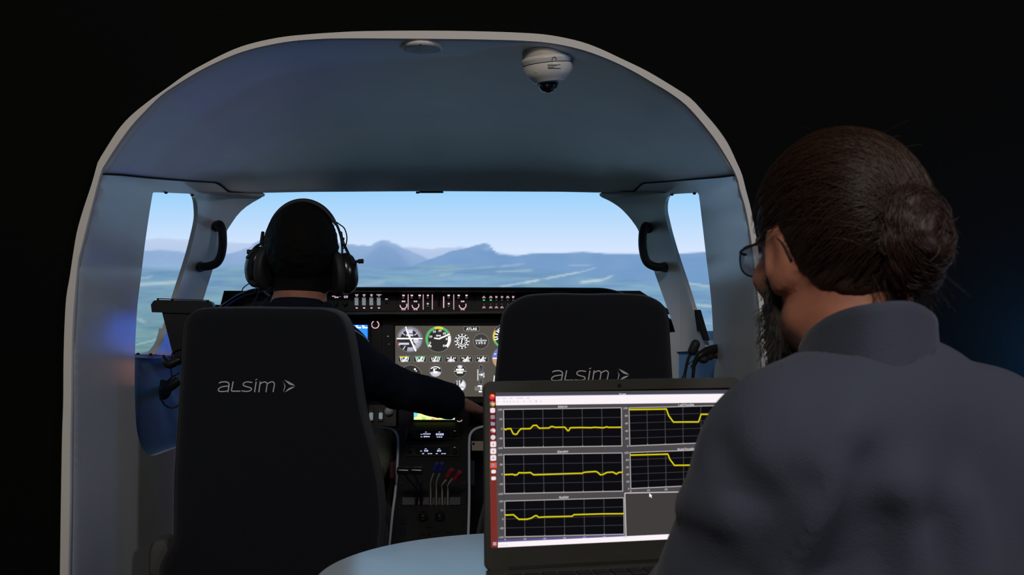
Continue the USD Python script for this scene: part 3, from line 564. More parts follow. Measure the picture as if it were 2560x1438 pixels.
part(IP, 'panel_frame', PP.plate(Polygon(PP.uvs([(958, 797), (1500, 797), (1500, 1006), (958, 1006)])).difference(Polygon(PP.uvs([(985, 812), (1420, 812), (1420, 994), (985, 994)]))), 0, .012), 'black_plastic', False, label='black frame around the centre screen')
part(IP, 'frame_edge', tube([PP.px(x, y, .012) for x, y in ((960, 1004), (960, 797.5), (1500, 797.5))], .0015, 6), 'panel_edge', 30)
h3 = .003
def knob(parent, pl, x, y, r, depth=.016, m='black_plastic', name='knob', h=h3, ridge=True):
    k = pl.scale(x, y); c = pl.px(x, y, h); b = lathe([(r * k, 0), (r * k, depth * .55), (r * k * .8, depth * .6), (r * k * .75, depth * .93), (r * k * .62, depth)], c, pl.n, 20)
    p = part(parent, name, b, m, 40)
    if ridge: part(p, 'pointer', tube([pl.px(x, y + r * .65, h + depth + .0004), pl.px(x, y + .1, h + depth + .0004)], .0006, 5), 'panel_edge', False)
    return p
def legend(parent, pl, x, y, w, hh, color=PINK, h=h3, words=1, name='legend'):
    """an engraved caption too small to read: short lit bars"""
    pr = Print(pl, h); n = max(1, int(round(w / 6))); g = w / n
    for i in range(n): pr.rect(x - w / 2 + g * (i + .5), y, g * .8, hh, color * (0.85 + 0.3 * RNG.random()), 1, r=.5)
    return pr.put(parent, name, 'display_picture')
def legend2(parent, pl, rows, color=PINK, h=h3, name='legend'):
    pr = Print(pl, h)
    for x, y, w, hh in rows:
        n = max(1, int(round(w / 5))); g = w / n
        for i in range(n): pr.rect(x - w / 2 + g * (i + .5), y, g * .82, hh, color * (0.8 + 0.3 * RNG.random()), 1, r=.4)
    return pr.put(parent, name, 'display_picture')
def led(parent, pl, x, y, color, w=4.6, hh=2.4, h=h3):
    pr = Print(pl, h + .0017); pr.rect(x, y, w, hh, color, 1); k = pl.scale(x, y)
    p = part(parent, 'indicator', rbox(pl.px(x, y, h + .0005), (w * k * 1.5, hh * k * 2.2, .002), .0004, pl.R), 'black_gloss', False); pr.put(p, 'indicator_light', 'display_picture'); return p
def ring_mark(parent, pl, x, y, r, a0, a1, h=h3):
    pr = Print(pl, h); pr.arc(x, y, r - 1.1, r + 1.1, a0, a1, PINK * 1.15, 1, 20); return pr.put(parent, 'knob_ring', 'display_picture')
legend2(IP, SP, [(841.4, 740.8, 22, 2.4), (841.4, 744, 11, 2.2)]); legend2(IP, SP, [(865, 740.8, 11.5, 2.4), (865, 744, 10, 2.2)])
knob(IP, SP, 841, 758, 6); knob(IP, SP, 864.5, 758, 6)
for x, w1 in ((892.2, 9), (910.6, 7.5), (929, 7.2), (947.6, 13)):
    legend2(IP, SP, [(x, 737.2, w1, 2.4), (x, 740.2, 4.6, 2.2)])
    k = SP.scale(x, 754); b = rbox(SP.px(x, 754, h3 + .001), (11.4 * k, 23 * k, .004), .001, SP.R); p = part(IP, 'rocker_switch', b, 'black_plastic', False)
    part(p, 'rocker', loft([SP.at(SP.uv(x, 754) + np.array([(sx * 4.6 * k), (sy * 9.8 * k)]), h3 + .003 + (.0035 if sy < 0 else .0075))[0] for sx, sy in ()] or [[SP.at(SP.uv(x, 754) + np.array(q) * k * [4.6 * e, 9.8 * e], h3 + hh + (.0035 if q[1] > 0 else 0))[0] for q in ((-1, -1), (1, -1), (1, 1), (-1, 1))] for e, hh in ((1, .002), (1, .005), (.88, .0062))]), 'rocker_grey', False, label='light grey rocker')
    legend(IP, SP, x, 770, 6.4, 3.2)
legend(IP, SP, 966.5, 748, 8.2, 3.0, PINK * .7)
part(IP, 'jack_hole', cyl(SP.px(966.5, 757, h3), SP.px(966.5, 757, h3 + .002), 3 * SP.scale(966, 757), 14), 'black_gloss')
for x in (1009, 1039, 1156.7):
    legend(IP, SP, x, 753.7, 9, 3.6, PINK * 1.25); knob(IP, SP, x, 763.4, 6.6); ring_mark(IP, SP, x, 763.4, 8.4, 175, 385); legend(IP, SP, x, 774.3, 11.5, 2.6, PINK * .8)
for x, w in ((1009, 7.6), (1029.8, 7.4), (1049.4, 7.6), (1069.8, 5.6), (1122, 7.4), (1147, 7), (1166.5, 6.6)):
    legend(IP, SP, x, 738.9, w, 3.8, PINK * 1.2); led(IP, SP, x - .4, 744.8, DIMW)
for x in (1069.6, 1122): legend(IP, SP, x, 759.5, 5.6, 4, PINK * 1.2); led(IP, SP, x, 765.8, DIMW)
for x, y0, y1, w, g in ((1020.7, 737, 773.4, 2.2, .8), (1058.3, 737, 773.4, 2.2, .8), (1081, 737, 773.4, 2.2, .8), (1134.5, 737, 773.6, 2.2, .75), (1109.4, 742.4, 768.7, 2.6, 1.15)):
    pr = Print(SP, h3); pr.line([(x, y0), (x, y1)], w, PINK * g, cap=1); pr.put(IP, 'divider_line', 'display_picture')
part(IP, 'lever_slot', SP.box(1098, 756.5, 6.5, 21, .002, .0004, h3 - .0002), 'black_gloss', False)
for i, x in enumerate((1209.8, 1227, 1241, 1255, 1269.3, 1283)):
    legend2(IP, SP, [(x, 741.6, 5 if i == 0 else 7, 2.4), (x, 744.4, 9 if i in (0, 1, 4) else 6, 2.2)], PINK * .8); led(IP, SP, x, 750.5, GRN if i < 2 else DIMW * .8, 5.4 if i < 2 else 4.4, 3.2 if i < 2 else 2.2)
    led(IP, SP, x, 760.6, DIMW * .7, 4.2, 2.2); legend2(IP, SP, [(x, 767, 6, 2.2), (x, 769.6, 9, 2.2)], PINK * .75)

# the pilot's blue screen, mostly hidden by the sleeve
k = PP.scale(860, 840)
FD = part(IP, 'flight_display', PP.box(764, 892, 330, 176, .012, .003), 'black_plastic', False, label='black flight display with a bright blue picture')
pr = Print(PP, .0124); BLU = np.array(lin(36, 112, 255)) * 2.0; pr.quad([(606, 812.4), (920.4, 812.4), (920.4, 888), (606, 888)], BLU, 1); pr.quad([(606, 888), (920.4, 888), (920.4, 968), (606, 968)], np.array(lin(190, 110, 80)) * 1.0, 1); pr.rect(763, 888, 314, 2, WHT, 2)
for q in range(-3, 4): pr.rect(763, 888 + q * 13, 60 if q % 2 else 34, 1.8, WHT, 2)
pr.rect(640, 888, 26, 110, np.array(lin(40, 50, 70)), 3); pr.rect(886, 888, 30, 110, np.array(lin(40, 50, 70)), 3)
for x, w in ((893.5, 7), (909, 7.5)): pr.rect(x, 814.7, w, 2.6, WHT, 2, r=.6)
for x in (894, 901, 910.5, 917): pr.rect(x, 819, 6.2, 3.8, WHT, 2, r=.8)
pr.put(FD, 'display_picture', 'display_picture')
knob(IP, PP, 938.2, 811.8, 7, .02, h=0); ring_mark(IP, PP, 938.2, 811.8, 9, -245, 62, 0)
legend(IP, PP, 971, 840.5, 5, 2.6, DIMW * 1.3, h=.0125); legend(IP, PP, 973, 860, 3, 2.4, DIMW, h=.0125)

# centre screen with its picture of round gauges
CD = part(IP, 'centre_display', PP.plate(Polygon(PP.uvs([(986, 813), (1419, 813), (1419, 993), (986, 993)])), .001, .004), 'black_gloss', False)
HG = .0042; BG = np.array(lin(86, 81, 74)); RG = np.array(lin(128, 126, 124)); DK = np.array(lin(52, 50, 48)); VW = np.array([1.25, 1.25, 1.3]); TK = np.array(lin(214, 214, 236))
YL = np.array(lin(226, 218, 60)); GR = np.array(lin(90, 205, 120)); RD = np.array(lin(230, 50, 60))
pr = Print(PP, HG); pr.quad([(988.3, 814.6), (1417, 814.6), (1417, 991.5), (988.3, 991.5)], BG, 0); pr.put(CD, 'screen_background', 'display_picture')
def gauge(x, y, r, face=DK):
    g = Print(PP, HG); g.disc(x, y, r, RG, 1, hole=r - 1.3); g.disc(x, y, r - 1.2, face, 1); return g
def done(g, name='dial_gauge', label=None): return g.put(CD, name, 'display_picture', label)
g = gauge(1024.3, 847.7, 33)                                # altimeter-like dial with crossed white bars
for a in np.linspace(12, 168, 31): g.ray(1024.3, 847.7, 24 if round(a) % 5 else 22, 30.5, a, 1.0, TK)
g.arc(1024.3, 847.7, 23.2, 24, 12, 168, TK * .8, 2)
for a in (38, 75, 112, 140): g.ray(1024.3, 847.7, 15, 25, a, 2.2, TK)
for a in np.linspace(-8, -70, 13): g.ray(1024.3, 847.7, 22 - 4 * (int(a) % 2), 31, a, 1.35, TK)
for a in np.linspace(-76, -100, 5): g.ray(1024.3, 847.7, 21, 31, a, 1.7, TK)
for a in (-122, -150): g.ray(1024.3, 847.7, 20, 31, a, 2.2, TK)
g.rect(1010, 859.5, 26, 5, TK, 2, r=1); g.disc(1040, 852, 6.5, TK, 2); g.rect(1026, 829, 12, 9, TK, 2, r=1); g.rect(1024.5, 838, 18, 5, TK, 2, r=1)
g.rect(1024.3, 846.6, 64, 3.4, VW, 3); g.line([(1014.5, 817), (1023, 842)], 3.0, VW, 4); g.line([(1022, 838), (1040, 878)], 4.0, VW, 4); g.line([(996, 857.5), (1000, 855.8)], 3.4, RD, 4); done(g, label='dial with a white horizon bar and two white needles')
g = gauge(1096, 848, 32.8)                                 # RPM dial
g.arc(1096, 848, 25.5, 31.5, 108, 208, GR, 2); g.arc(1096, 848, 25.5, 31.5, 66, 110, YL, 2); g.arc(1096, 848, 25.5, 31.5, 22, 66, GR, 2)
for a in list(range(110, 210, 7)) + list(range(26, 66, 7)): g.ray(1096, 848, 25.5, 31.5, a, .7, DK, 3)
for a in np.linspace(14, -40, 13): g.ray(1096, 848, 24.5, 31.5, a, 1.7, VW, 2)
for a in (212, 218): g.ray(1096, 848, 24.5, 31.5, a, 1.7, VW, 2)
g.ray(1096, 848, 27, 31.5, 19, 2, RD, 3)
for t, x, y in (('0', 1077.3, 866), ('5', 1076, 857.3), ('10', 1077, 841.6), ('15', 1086.2, 829), ('20', 1100, 826.8), ('25', 1111.2, 833.7), ('30', 1118, 847.6), ('35', 1111, 864.5)): g.text(x, y, t, 4.6, VW, 4, True)
g.text(1096.5, 839.4, 'RPM', 4.0, VW, 4, True); g.line([(1085.5, 845.4), (1097, 847)], 3.2, VW, 4); g.line([(1097, 847.4), (1124.5, 835.4)], 3.6, VW, 4); done(g, label='revolution dial with green and yellow arc and white needle')
g = gauge(1155.2, 853.5, 19.6); g.disc(1155.2, 853.5, 13.4, VW, 2, hole=11.6)
for a in range(0, 360, 30): g.disc(1155.2 + 16.6 * math.cos(math.radians(a)), 853.5 + 16.6 * math.sin(math.radians(a)), 1.7, VW, 2)
for a in range(15, 360, 30): g.ray(1155.2, 853.5, 7, 10.5, a, 1.6, VW, 2)
g.line([(1153, 861), (1156, 846)], 2.6, VW, 4); done(g, label='small dial with a ring of white dots')
g = gauge(1202.7, 853.5, 19.6, np.array(lin(66, 63, 59))); g.rect(1202.7, 852, 29, 2.6, TK * .8, 2)
for x in np.linspace(1190, 1215, 11): g.rect(x, 849.8, 1.1, 2.4, TK * .8, 2)
for t, x in (('1', 1191.5), ('0', 1198.3), ('3', 1205), ('0', 1212)): g.text(x, 857.8, t, 4.8, VW, 3, True)
g.rect(1202.7, 851.5, 1.6, 13, TK, 3); done(g, label='small dial with the digits 1030')
g = Print(PP, HG); g.rect(1179, 822, 40, 12.4, RG, 1, r=2.4); g.rect(1179, 822, 37.4, 9.8, DK, 2, r=1.6); g.text(1179, 822.4, 'ATLAS', 6.0, VW, 4, True); done(g, 'name_plate', 'rounded name plate reading ATLAS')
for i, x in enumerate((1011.4, 1050.4, 1089.4, 1128.3, 1165.5, 1204.4)):   # row of six small indicators
    g = Print(PP, HG); g.rect(x, 897.7, 33, 16.4, RG, 1, r=2.6); g.rect(x, 897.7, 30.6, 14, DK, 2, r=1.8)
    a, c = ((-14, (YL, YL, GR)), (-13, (GR, GR, GR)), (-3, (DK, GR, GR)), (0, None), (-10, None), (-10, None))[i]
    if c: [g.rect(x - 8 + 8 * q, 892.8, 8, 3.0, cc, 3) for q, cc in enumerate(c)]
    for q in (-11, -6.5, 6.5, 11): g.line([(x + q, 893.5), (x + q * .8, 897)], 1.6, VW, 4)
    for q in ((-5, -1.5, 2, 5.5) if i > 2 else (-9, -4, 4, 9)): g.rect(x + q, 898.8, 2.6, 2.6, VW * .9, 4)
    g.rect(x, 902.4, 18, 2.6, VW * .85, 4, r=.6); g.line([(x - (2 if a else 0) - 2, 904.5), (x - a * .45, 891.5)], 2.6, VW, 5); done(g, 'bar_gauge')
g = gauge(1027, 940, 28); g.disc(1037.6, 923.2, 2.4, VW, 3); g.rect(1041, 927.5, 3, 2, VW, 3); g.ray(1027, 940, 10, 22, 130, 3, VW, 3); done(g)
g = gauge(1089, 927, 15.7); g.arc(1089, 927, 0.1, 14.3, 195, 345, np.array(lin(205, 203, 215)), 2, 24); g.arc(1089, 932, 14.0, 16.2, 42, 138, VW, 3, 14); g.line([(1085, 921), (1086, 932)], 3.4, VW, 4); g.line([(1086, 923), (1092, 921.5)], 1.8, VW, 4); g.rect(1089, 931, 10, 4.6, VW, 4, r=1); done(g, label='small dial with a white half and a mushroom pointer')
g = gauge(1150.4, 927.8, 15.7); g.rect(1150, 917, 12, 6, TK, 3, r=2); g.rect(1150, 924, 20, 4, VW, 3, r=1); g.rect(1150.4, 928, 29, 2.2, np.array(lin(220, 215, 190)), 3); g.rect(1150, 931.6, 15, 3.8, VW, 3, r=1); g.rect(1150.4, 921, 2, 16, VW, 4); done(g, label='small dial with a white aeroplane mark')
g = gauge(1150.4, 962.6, 15.4); g.arc(1150.4, 962.6, 0.1, 14.0, -90, 62, np.array(lin(205, 203, 215)), 2, 24); g.rect(1149, 962.6, 4, 24, np.array(lin(205, 203, 215)), 2)
for y in (953.5, 958, 962.5, 967, 971.5): g.rect(1143, y, 2.4, 2.8, VW, 3)
g.line([(1150.5, 963.5), (1160, 956)], 2.6, VW, 4); g.rect(1158, 963, 7, 2.6, VW, 4, r=.6); g.rect(1156, 973, 6, 3, VW, 4, r=.8); done(g, label='small dial with a pale right half')
g = Print(PP, HG); g.rect(1202.6, 936.4, 10.4, 49, RG, 1, r=4.4); g.rect(1202.6, 936.4, 7.8, 46, DK, 2, r=3.4)
for q in range(10): g.rect(1202.6, 920 + q * 3.8, 6, 3.9, np.array(lin(70, 70, 72)) * (1 + 2.4 * math.exp(-((q - 4.5) / 2.4) ** 2)), 3)
g.disc(1204.6, 936.8, 2.6, VW, 4); g.rect(1201, 936.8, 7, 1.6, VW, 4)
for y in np.linspace(925, 950, 10): g.rect(1194.6, y, 2.4, 2.0, VW * .8, 3)
for y in (933, 936.5, 940, 942.6): g.rect(1209.6, y, 2.6, 2.2, VW * .8, 3)
done(g, 'bar_gauge', 'tall slot gauge with a white bead')
g = Print(PP, HG); g.rect(1196.5, 971, 19, 11, RG, 1, r=2); g.rect(1196.5, 971, 16, 8, np.array(lin(120, 120, 122)), 2, r=1.6); g.rect(1200, 965, 11, 3, VW, 4, r=.6); g.rect(1202.6, 970.5, 2.4, 8, VW, 4); g.rect(1201, 979, 7.6, 3.4, VW, 4, r=.8); done(g, 'bar_gauge', 'short slot gauge below the tall one')
g = gauge(1261.5, 841, 30.6); g.arc(1261.5, 841, 25, 29, 150, 205, YL, 2); g.arc(1261.5, 841, 25, 29, 205, 250, GR, 2); g.ray(1261.5, 841, 25, 29, 147, 3, RD, 3)
for a in (110, 122, 134, 146, 165, 185, 200): g.ray(1261.5, 841, 17, 25, a, 2.6, VW, 3)
done(g, label='dial with a yellow and green edge half behind the right seat')
g = gauge(1258, 895.5, 28); g.arc(1258, 895.5, .1, 26.8, 0, 180, np.array(lin(108, 122, 205)), 2, 24); g.arc(1258, 895.5, .1, 26.8, 180, 360, np.array(lin(200, 155, 125)), 2, 24); g.rect(1258, 895.8, 52, 2.4, VW, 3); g.line([(1236, 886), (1240, 884)], 2, VW, 3); done(g, label='round horizon dial, blue above and tan below')
g = Print(PP, HG); [g.rect(1236 - q * .22, 940 + q * 2.6, 3, 2, VW * .8, 2) for q in range(7)]; done(g, 'legend')
for x, y in ((1330, 845), (1395, 845), (1330, 915), (1395, 915)):
    g = gauge(x, y, 30); [g.ray(x, y, 22, 28, a, 1.6, VW, 2) for a in range(0, 360, 20)]; g.line([(x, y), (x + 18, y - 12)], 2.6, VW, 3); done(g)

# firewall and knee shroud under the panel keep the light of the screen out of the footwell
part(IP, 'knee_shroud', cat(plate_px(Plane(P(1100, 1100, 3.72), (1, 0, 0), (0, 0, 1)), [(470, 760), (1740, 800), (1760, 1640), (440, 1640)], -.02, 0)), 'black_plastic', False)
# switch box left of the pedestal head
B2 = Plane(P(940, 1040, 3.5), (1, 0, 0), (0, .25, 1))
SB = part(IP, 'switch_box', plate_px(B2, [(900, 1012), (990, 1012), (990, 1066), (900, 1066)], -.03, 0), 'panel_dark', False)
for x, y, hh in ((911.3, 1042.4, 19.5), (928.4, 1042, 19.5), (952.3, 1040.8, 16.4)):
    k = B2.scale(x, y); p = part(IP, 'rocker_switch', B2.box(x, y - 3, 13, 34, .004, .001), 'black_plastic', False); part(p, 'rocker', B2.box(x, y, 9.4, hh, .009, .002), 'rocker_grey', False, label='light grey rocker')
part(IP, 'ignition_knob', lathe([(11.5 * k, 0), (11.5 * k, .006), (9 * k, .014), (6 * k, .019), (1e-4, .02)], B2.px(973, 1030, 0), B2.n, 24), 'knob_grey', 50, label='round grey knob beside the rocker switches')
part(IP, 'panel_edge', tube([B2.px(999.5, 1038, .001), B2.px(999.5, 1072, .001)], .0012, 5), 'panel_edge', False)

# ------------------------------------------------------------------ centre pedestal
PD = thing('centre_pedestal', 'black centre pedestal with radios and coloured levers between the seats', 'pedestal', (-0.2, 3.3, 0))
q0, q1 = P(1085, 1005, 3.50), P(1080, 1400, 3.05); CPn = Plane(q0, (1, 0, 0), q0 - q1)
part(PD, 'pedestal_body', CPn.plate(Polygon(CPn.uvs([(997, 1005), (1172, 1005), (1172, 1100), (1172, 1440), (968, 1440), (982, 1284), (989, 1236), (994, 1180), (996, 1100)])), -.30, 0), 'panel_dark', False)
def strip(px, w0, name='trim_edge'):
    pts = resamp(smooth_line([CPn.px(x, y, .004) for x, y in px], 60), 60); k = CPn.scale(*px[2])
    return part(PD, name, tube(pts, w0 * k, 8), 'trim_light', 60, label='pale trim edge of the pedestal')
strip([(896, 1073), (915, 1073.4), (940, 1073.4), (962, 1073.8), (980, 1077), (990, 1085), (995, 1100), (995, 1130), (993.6, 1164), (992, 1192), (988, 1236), (981.6, 1284), (975, 1350), (970, 1395)], 3.2)
strip([(1225, 1066), (1207, 1069.5), (1191, 1074), (1180, 1082), (1174.5, 1093), (1173.2, 1110), (1173, 1150), (1173.2, 1236), (1172.4, 1284), (1171, 1333), (1169, 1400)], 3.2)
# map screen, partly under the sleeve
GP = part(PD, 'map_display', CPn.box(1086, 1034, 118, 56, .010, .002), 'black_plastic', False, label='black unit with a bright green map picture')
pr = Print(CPn, .0104); pr.quad([(1035, 1012), (1137.4, 1012), (1137.4, 1056.2), (1035, 1056.2)], np.array(lin(226, 240, 150)) * 1.2, 1)
pr.quad([(1035, 1012), (1048, 1012), (1044, 1048), (1035, 1052)], np.array(lin(130, 225, 240)), 2); pr.quad([(1113, 1038), (1137.4, 1038), (1137.4, 1056.2), (1110, 1056.2)], np.array(lin(190, 240, 215)), 2)
pr.rect(1127, 1039, 16, 6, np.array(lin(70, 230, 60)), 3); pr.rect(1060, 1055, 9, 3, np.array(lin(60, 220, 60)), 3); pr.rect(1083, 1054.4, 8, 4, np.array(lin(255, 120, 130)), 3)
for _ in range(26): pr.rect(1040 + 92 * RNG.random(), 1018 + 36 * RNG.random(), 2 + 5 * RNG.random(), 1.6, np.array(lin(*RNG.integers(120, 255, 3))), 3)
for x, y in ((1117.6, 1045), (1128, 1045), (1119, 1050.5), (1126, 1050)): pr.line([(x - 1.5, y + 1.5), (x + 1.5, y - 1.5)], .9, np.array(lin(40, 40, 60)), 4)
pr.put(GP, 'map_picture', 'display_picture')
knob(PD, CPn, 1148.4, 1047, 6, .016, h=0); pr = Print(CPn, .001); pr.arc(1148.4, 1050, 5.6, 7.6, 188, 352, np.array(lin(205, 190, 170)), 1); pr.rect(1149, 1037.6, 3.4, 2.6, DIMW * 1.6, 1); pr.put(PD, 'knob_ring', 'display_picture')
# two radio units
BL = np.array(lin(190, 198, 232)) * 1.1
for y0, rows in ((1088, [(1065, 1084.8, 5, 2), (1054.4, 1090.4, 6.4, 2.4), (1067.6, 1089.4, 19, 4.2), (1054, 1096.6, 6, 2.4), (1067, 1096, 16, 4.4), (1098.6, 1084.6, 5, 2.2), (1099.6, 1090.4, 20.4, 7), (1099, 1097, 15, 3.6)]),
                 (1129, [(1064.6, 1126.8, 6, 2.4), (1053, 1132.2, 5.4, 2.6), (1065.6, 1131.6, 11, 5.6), (1098, 1126.8, 6, 2.4), (1098, 1131.6, 11, 5.6), (1058, 1138.7, 6, 3), (1075, 1138.7, 12, 2.8), (1092, 1138.7, 6, 2.6), (1109, 1138.7, 12.4, 2.8)])):
    RU = part(PD, 'radio_unit', CPn.box(1083, y0, 134, 36, .006, .0015), 'panel_dark', False); part(RU, 'radio_window', CPn.box(1082, y0 + 2, 82, 25, .0005, 0, .006), 'black_gloss', False)
    legend2(RU, CPn, rows, BL, h=.0066, name='readout'); legend(RU, CPn, 1137, y0 - 6.4, 5, 2.2, DIMW * 1.4, h=.0062)
    knob(RU, CPn, 1137.4, y0 + 7, 6.4, .015, h=.006, ridge=False); knob(RU, CPn, 1024, y0 + 4, 5.6, .013, h=.006, ridge=False)
    for i in range(3): part(RU, 'push_button', CPn.box(1030 + 2 * i, y0 - 7 + 8 * i, 5, 4, .002, .0005, .006), 'panel_edge', False)
# throttle quadrant
k = CPn.scale(1080, 1250)
part(PD, 'quadrant_plate', CPn.box(1083, 1234, 166, 72, .003, .001), 'panel_dark', False)
PL = CPn.plate(Polygon(CPn.uvs([(1006, 1246.5), (1151, 1246.5), (1151, 1265), (1006, 1265)])).difference(unary_union([Polygon(CPn.uvs([(x - 4, 1240), (x + 4, 1240), (x + 4, 1270), (x - 4, 1270)])) for x in (1040.7, 1053, 1076.7, 1091, 1105.4, 1119.6)])), .003, .0045)
part(PD, 'quadrant_scale', PL, 'plate_grey', False, label='grey scale plates beside the lever slots')
for x in (1040.7, 1053, 1076.7, 1091, 1105.4, 1119.6): part(PD, 'lever_slot', CPn.box(x, 1232, 6, 64, .0006, 0, .003), 'black_gloss', False)
for x, y in ((1003.6, 1210), (1160.6, 1209.3), (998, 1270), (1160, 1270)): part(PD, 'screw', ball(CPn.px(x, y, .003), (.0028, .0028, .0022), 1), 'screw')
def lever(stem, d0, d1, name, kn, km, kw, label):
    n = len(stem); pts = np.array([P(x, y, d0 + (d1 - d0) * i / (n - 1)) for i, (x, y) in enumerate(stem)])
    a, b = np.array(P(*kn[0], d1 - .004)), np.array(P(*kn[1], d1 + .0))
    p = part(PD, name, tube(smooth_line(pts, 24), .0022, 10), 'steel', 60, label=label)
    kk = d1 / F; part(p, 'lever_grip', lathe([(kw * .30 * kk, 0), (kw * .48 * kk, .003), (kw * .5 * kk, .3 * np.linalg.norm(b - a)), (kw * .42 * kk, .5 * np.linalg.norm(b - a)), (kw * .54 * kk, .62 * np.linalg.norm(b - a)), (kw * .5 * kk, .95 * np.linalg.norm(b - a)), (kw * .35 * kk, np.linalg.norm(b - a))], b, a - b, 12), km, 50)
d0 = CPn.px(1077, 1262)[1]
lever([(1076.7, 1262), (1076.7, 1224.7), (1077.4, 1203), (1085.8, 1181)], d0, 3.12, 'propeller_lever', ((1093, 1157), (1085.5, 1181)), 'knob_blue', 11, 'steel lever with a blue grip')
lever([(1091, 1262), (1091, 1224.7), (1092, 1203), (1100.7, 1181)], d0, 3.12, 'propeller_lever', ((1106, 1157), (1099.5, 1181)), 'knob_blue', 11, 'steel lever with a blue grip')
lever([(1105.4, 1262), (1105.4, 1226), (1105.8, 1212.8), (1117, 1198)], d0, 3.14, 'mixture_lever', ((1132.5, 1172.5), (1115.5, 1196.5)), 'knob_red', 13, 'steel lever with a red grip')
lever([(1119.6, 1262), (1119.6, 1226), (1120.2, 1212.8), (1130.6, 1198)], d0, 3.14, 'mixture_lever', ((1152, 1178.5), (1134, 1203.5)), 'knob_red', 13, 'steel lever with a red grip')
for x, a, b in ((1040.7, 991.5, 1023.5), (1053, 1024.8, 1056.4)):
    pts = smooth_line([P(x, 1264, d0), P(x, 1225, d0 - .03), P((a + b) / 2 + (6 if x < 1045 else -4), 1190, 3.1)], 16); p = part(PD, 'throttle_lever', tube(pts, .0028, 8), 'black_gloss', 60)
    part(p, 'lever_grip', lathe([(.004, 0), (.0095, .002), (.0102, .006), (.0102, (b - a) * 3.1 / F - .005), (.0095, (b - a) * 3.1 / F - .001), (.004, (b - a) * 3.1 / F)], P(a, 1177.6, 3.1), (1, 0, 0), 20), 'black_gloss', 50, label='black round throttle grip')
    part(p, 'rivet', ball(P(x, 1246, d0 - .008), .002, 1), 'steel')
# trim panel at the foot
for x in (1058, 1100):
    knob(PD, CPn, x, 1296, 13, .02, m='black_gloss', h=0)
for x, y, w, hh in ((1010, 1303, 12, 22), (1008, 1330, 12, 20), (1075, 1318, 20, 6), (1056, 1336, 10, 7), (1092, 1332, 14, 5), (1124, 1331, 14, 5), (1160, 1307, 9, 4), (1073, 1337, 6, 8)):
    part(PD, 'trim_switch', CPn.box(x, y, w, hh, .005, .0012), 'black_plastic', False)
part(PD, 'emergency_handle', cat(rbox(P(979.5, 1177, 3.2), (.0125, .02, .046), .004)), 'handle_red', False, label='dark red handle at the left flank of the pedestal')
part(PD, 'handle_pin', cat(cyl(P(987.6, 1150, 3.2), P(987.6, 1196, 3.2), .0022, 8)), 'screw', 40)
part(PD, 'pedal_bracket', Plane(P(1195, 1114, 3.3), (1, 0, 0), (0, 0, 1)).plate(Polygon(Plane(P(1195, 1114, 3.3), (1, 0, 0), (0, 0, 1)).uvs([(1179, 1103), (1215, 1103), (1215, 1126), (1180, 1126)])).difference(Point(*Plane(P(1195, 1114, 3.3), (1, 0, 0), (0, 0, 1)).uv(1184, 1109.6)).buffer(.0036)), 0, .006), 'beige_plate', False, label='beige bracket with a round hole right of the pedestal')
part(PD, 'pedal_rod', cyl(P(1181, 1153, 3.24), P(1181, 1213, 3.24), .0055, 14, bevel=.001), 'screw', 40)

# ------------------------------------------------------------------ seats
def star_outline(px, d, n=160): return resamp(smooth_line(PS(px, d), 400, closed=True), n)
def shell(out, y_off, insets, bulge=0.0, lean=0.0):
    """a padded panel: the outline (facing the camera) lofted back with rounded edges"""
    c = out.mean(0); t = np.roll(out, -1, 0) - np.roll(out, 1, 0); nrm = np.stack([-t[:, 2], 0 * t[:, 0], t[:, 0]], 1); nrm /= np.linalg.norm(nrm, axis=1, keepdims=True)
    if np.mean(np.sum(nrm * (c - out), 1)) < 0: nrm = -nrm
    ztop = out[:, 2].max(); rings = []
    for e, y in zip(insets, y_off):
        r = out + nrm * e if e < 1 else c + (out - c) * (2 - e)
        r = r.copy(); r[:, 1] += y + lean * (ztop - r[:, 2]); rings.append(r)
    return loft(rings)
ALSIM = [([(285, 565), (330, 546), (420, 536), (490, 552), (524, 595), (518, 650), (495, 785)], 30), ([(512, 640), (420, 650), (330, 668), (275, 702), (257, 740), (280, 770), (340, 780), (420, 775), (492, 760)], 28), ([(624, 540), (600, 660), (582, 740), (592, 764), (640, 770), (790, 769)], 30),
         ([(1085, 554), (1030, 544), (960, 540), (895, 562), (870, 602), (895, 638), (960, 660), (1045, 684), (1074, 712), (1058, 748), (1000, 770), (920, 775), (838, 760)], 28), ([(1190, 545), (1150, 785)], 30), ([(1178, 492), (1212, 474)], 22), ([(1292, 540), (1255, 785)], 30),
         ([(1286, 592), (1335, 560), (1400, 540), (1443, 558), (1458, 605), (1430, 785)], 28), ([(1460, 598), (1510, 560), (1580, 536), (1628, 560), (1638, 612), (1606, 780)], 28)]
MARK = [[(1853, 508), (1868, 560), (1914, 640), (1888, 720), (1866, 790), (1860, 760), (1888, 640), (1866, 560)], [(1888, 488), (1985, 530), (2080, 580), (2148, 634), (2060, 622), (2000, 600), (1950, 556)], [(1898, 802), (1950, 730), (2000, 690), (2060, 666), (2148, 656), (2080, 700), (1990, 748)]]
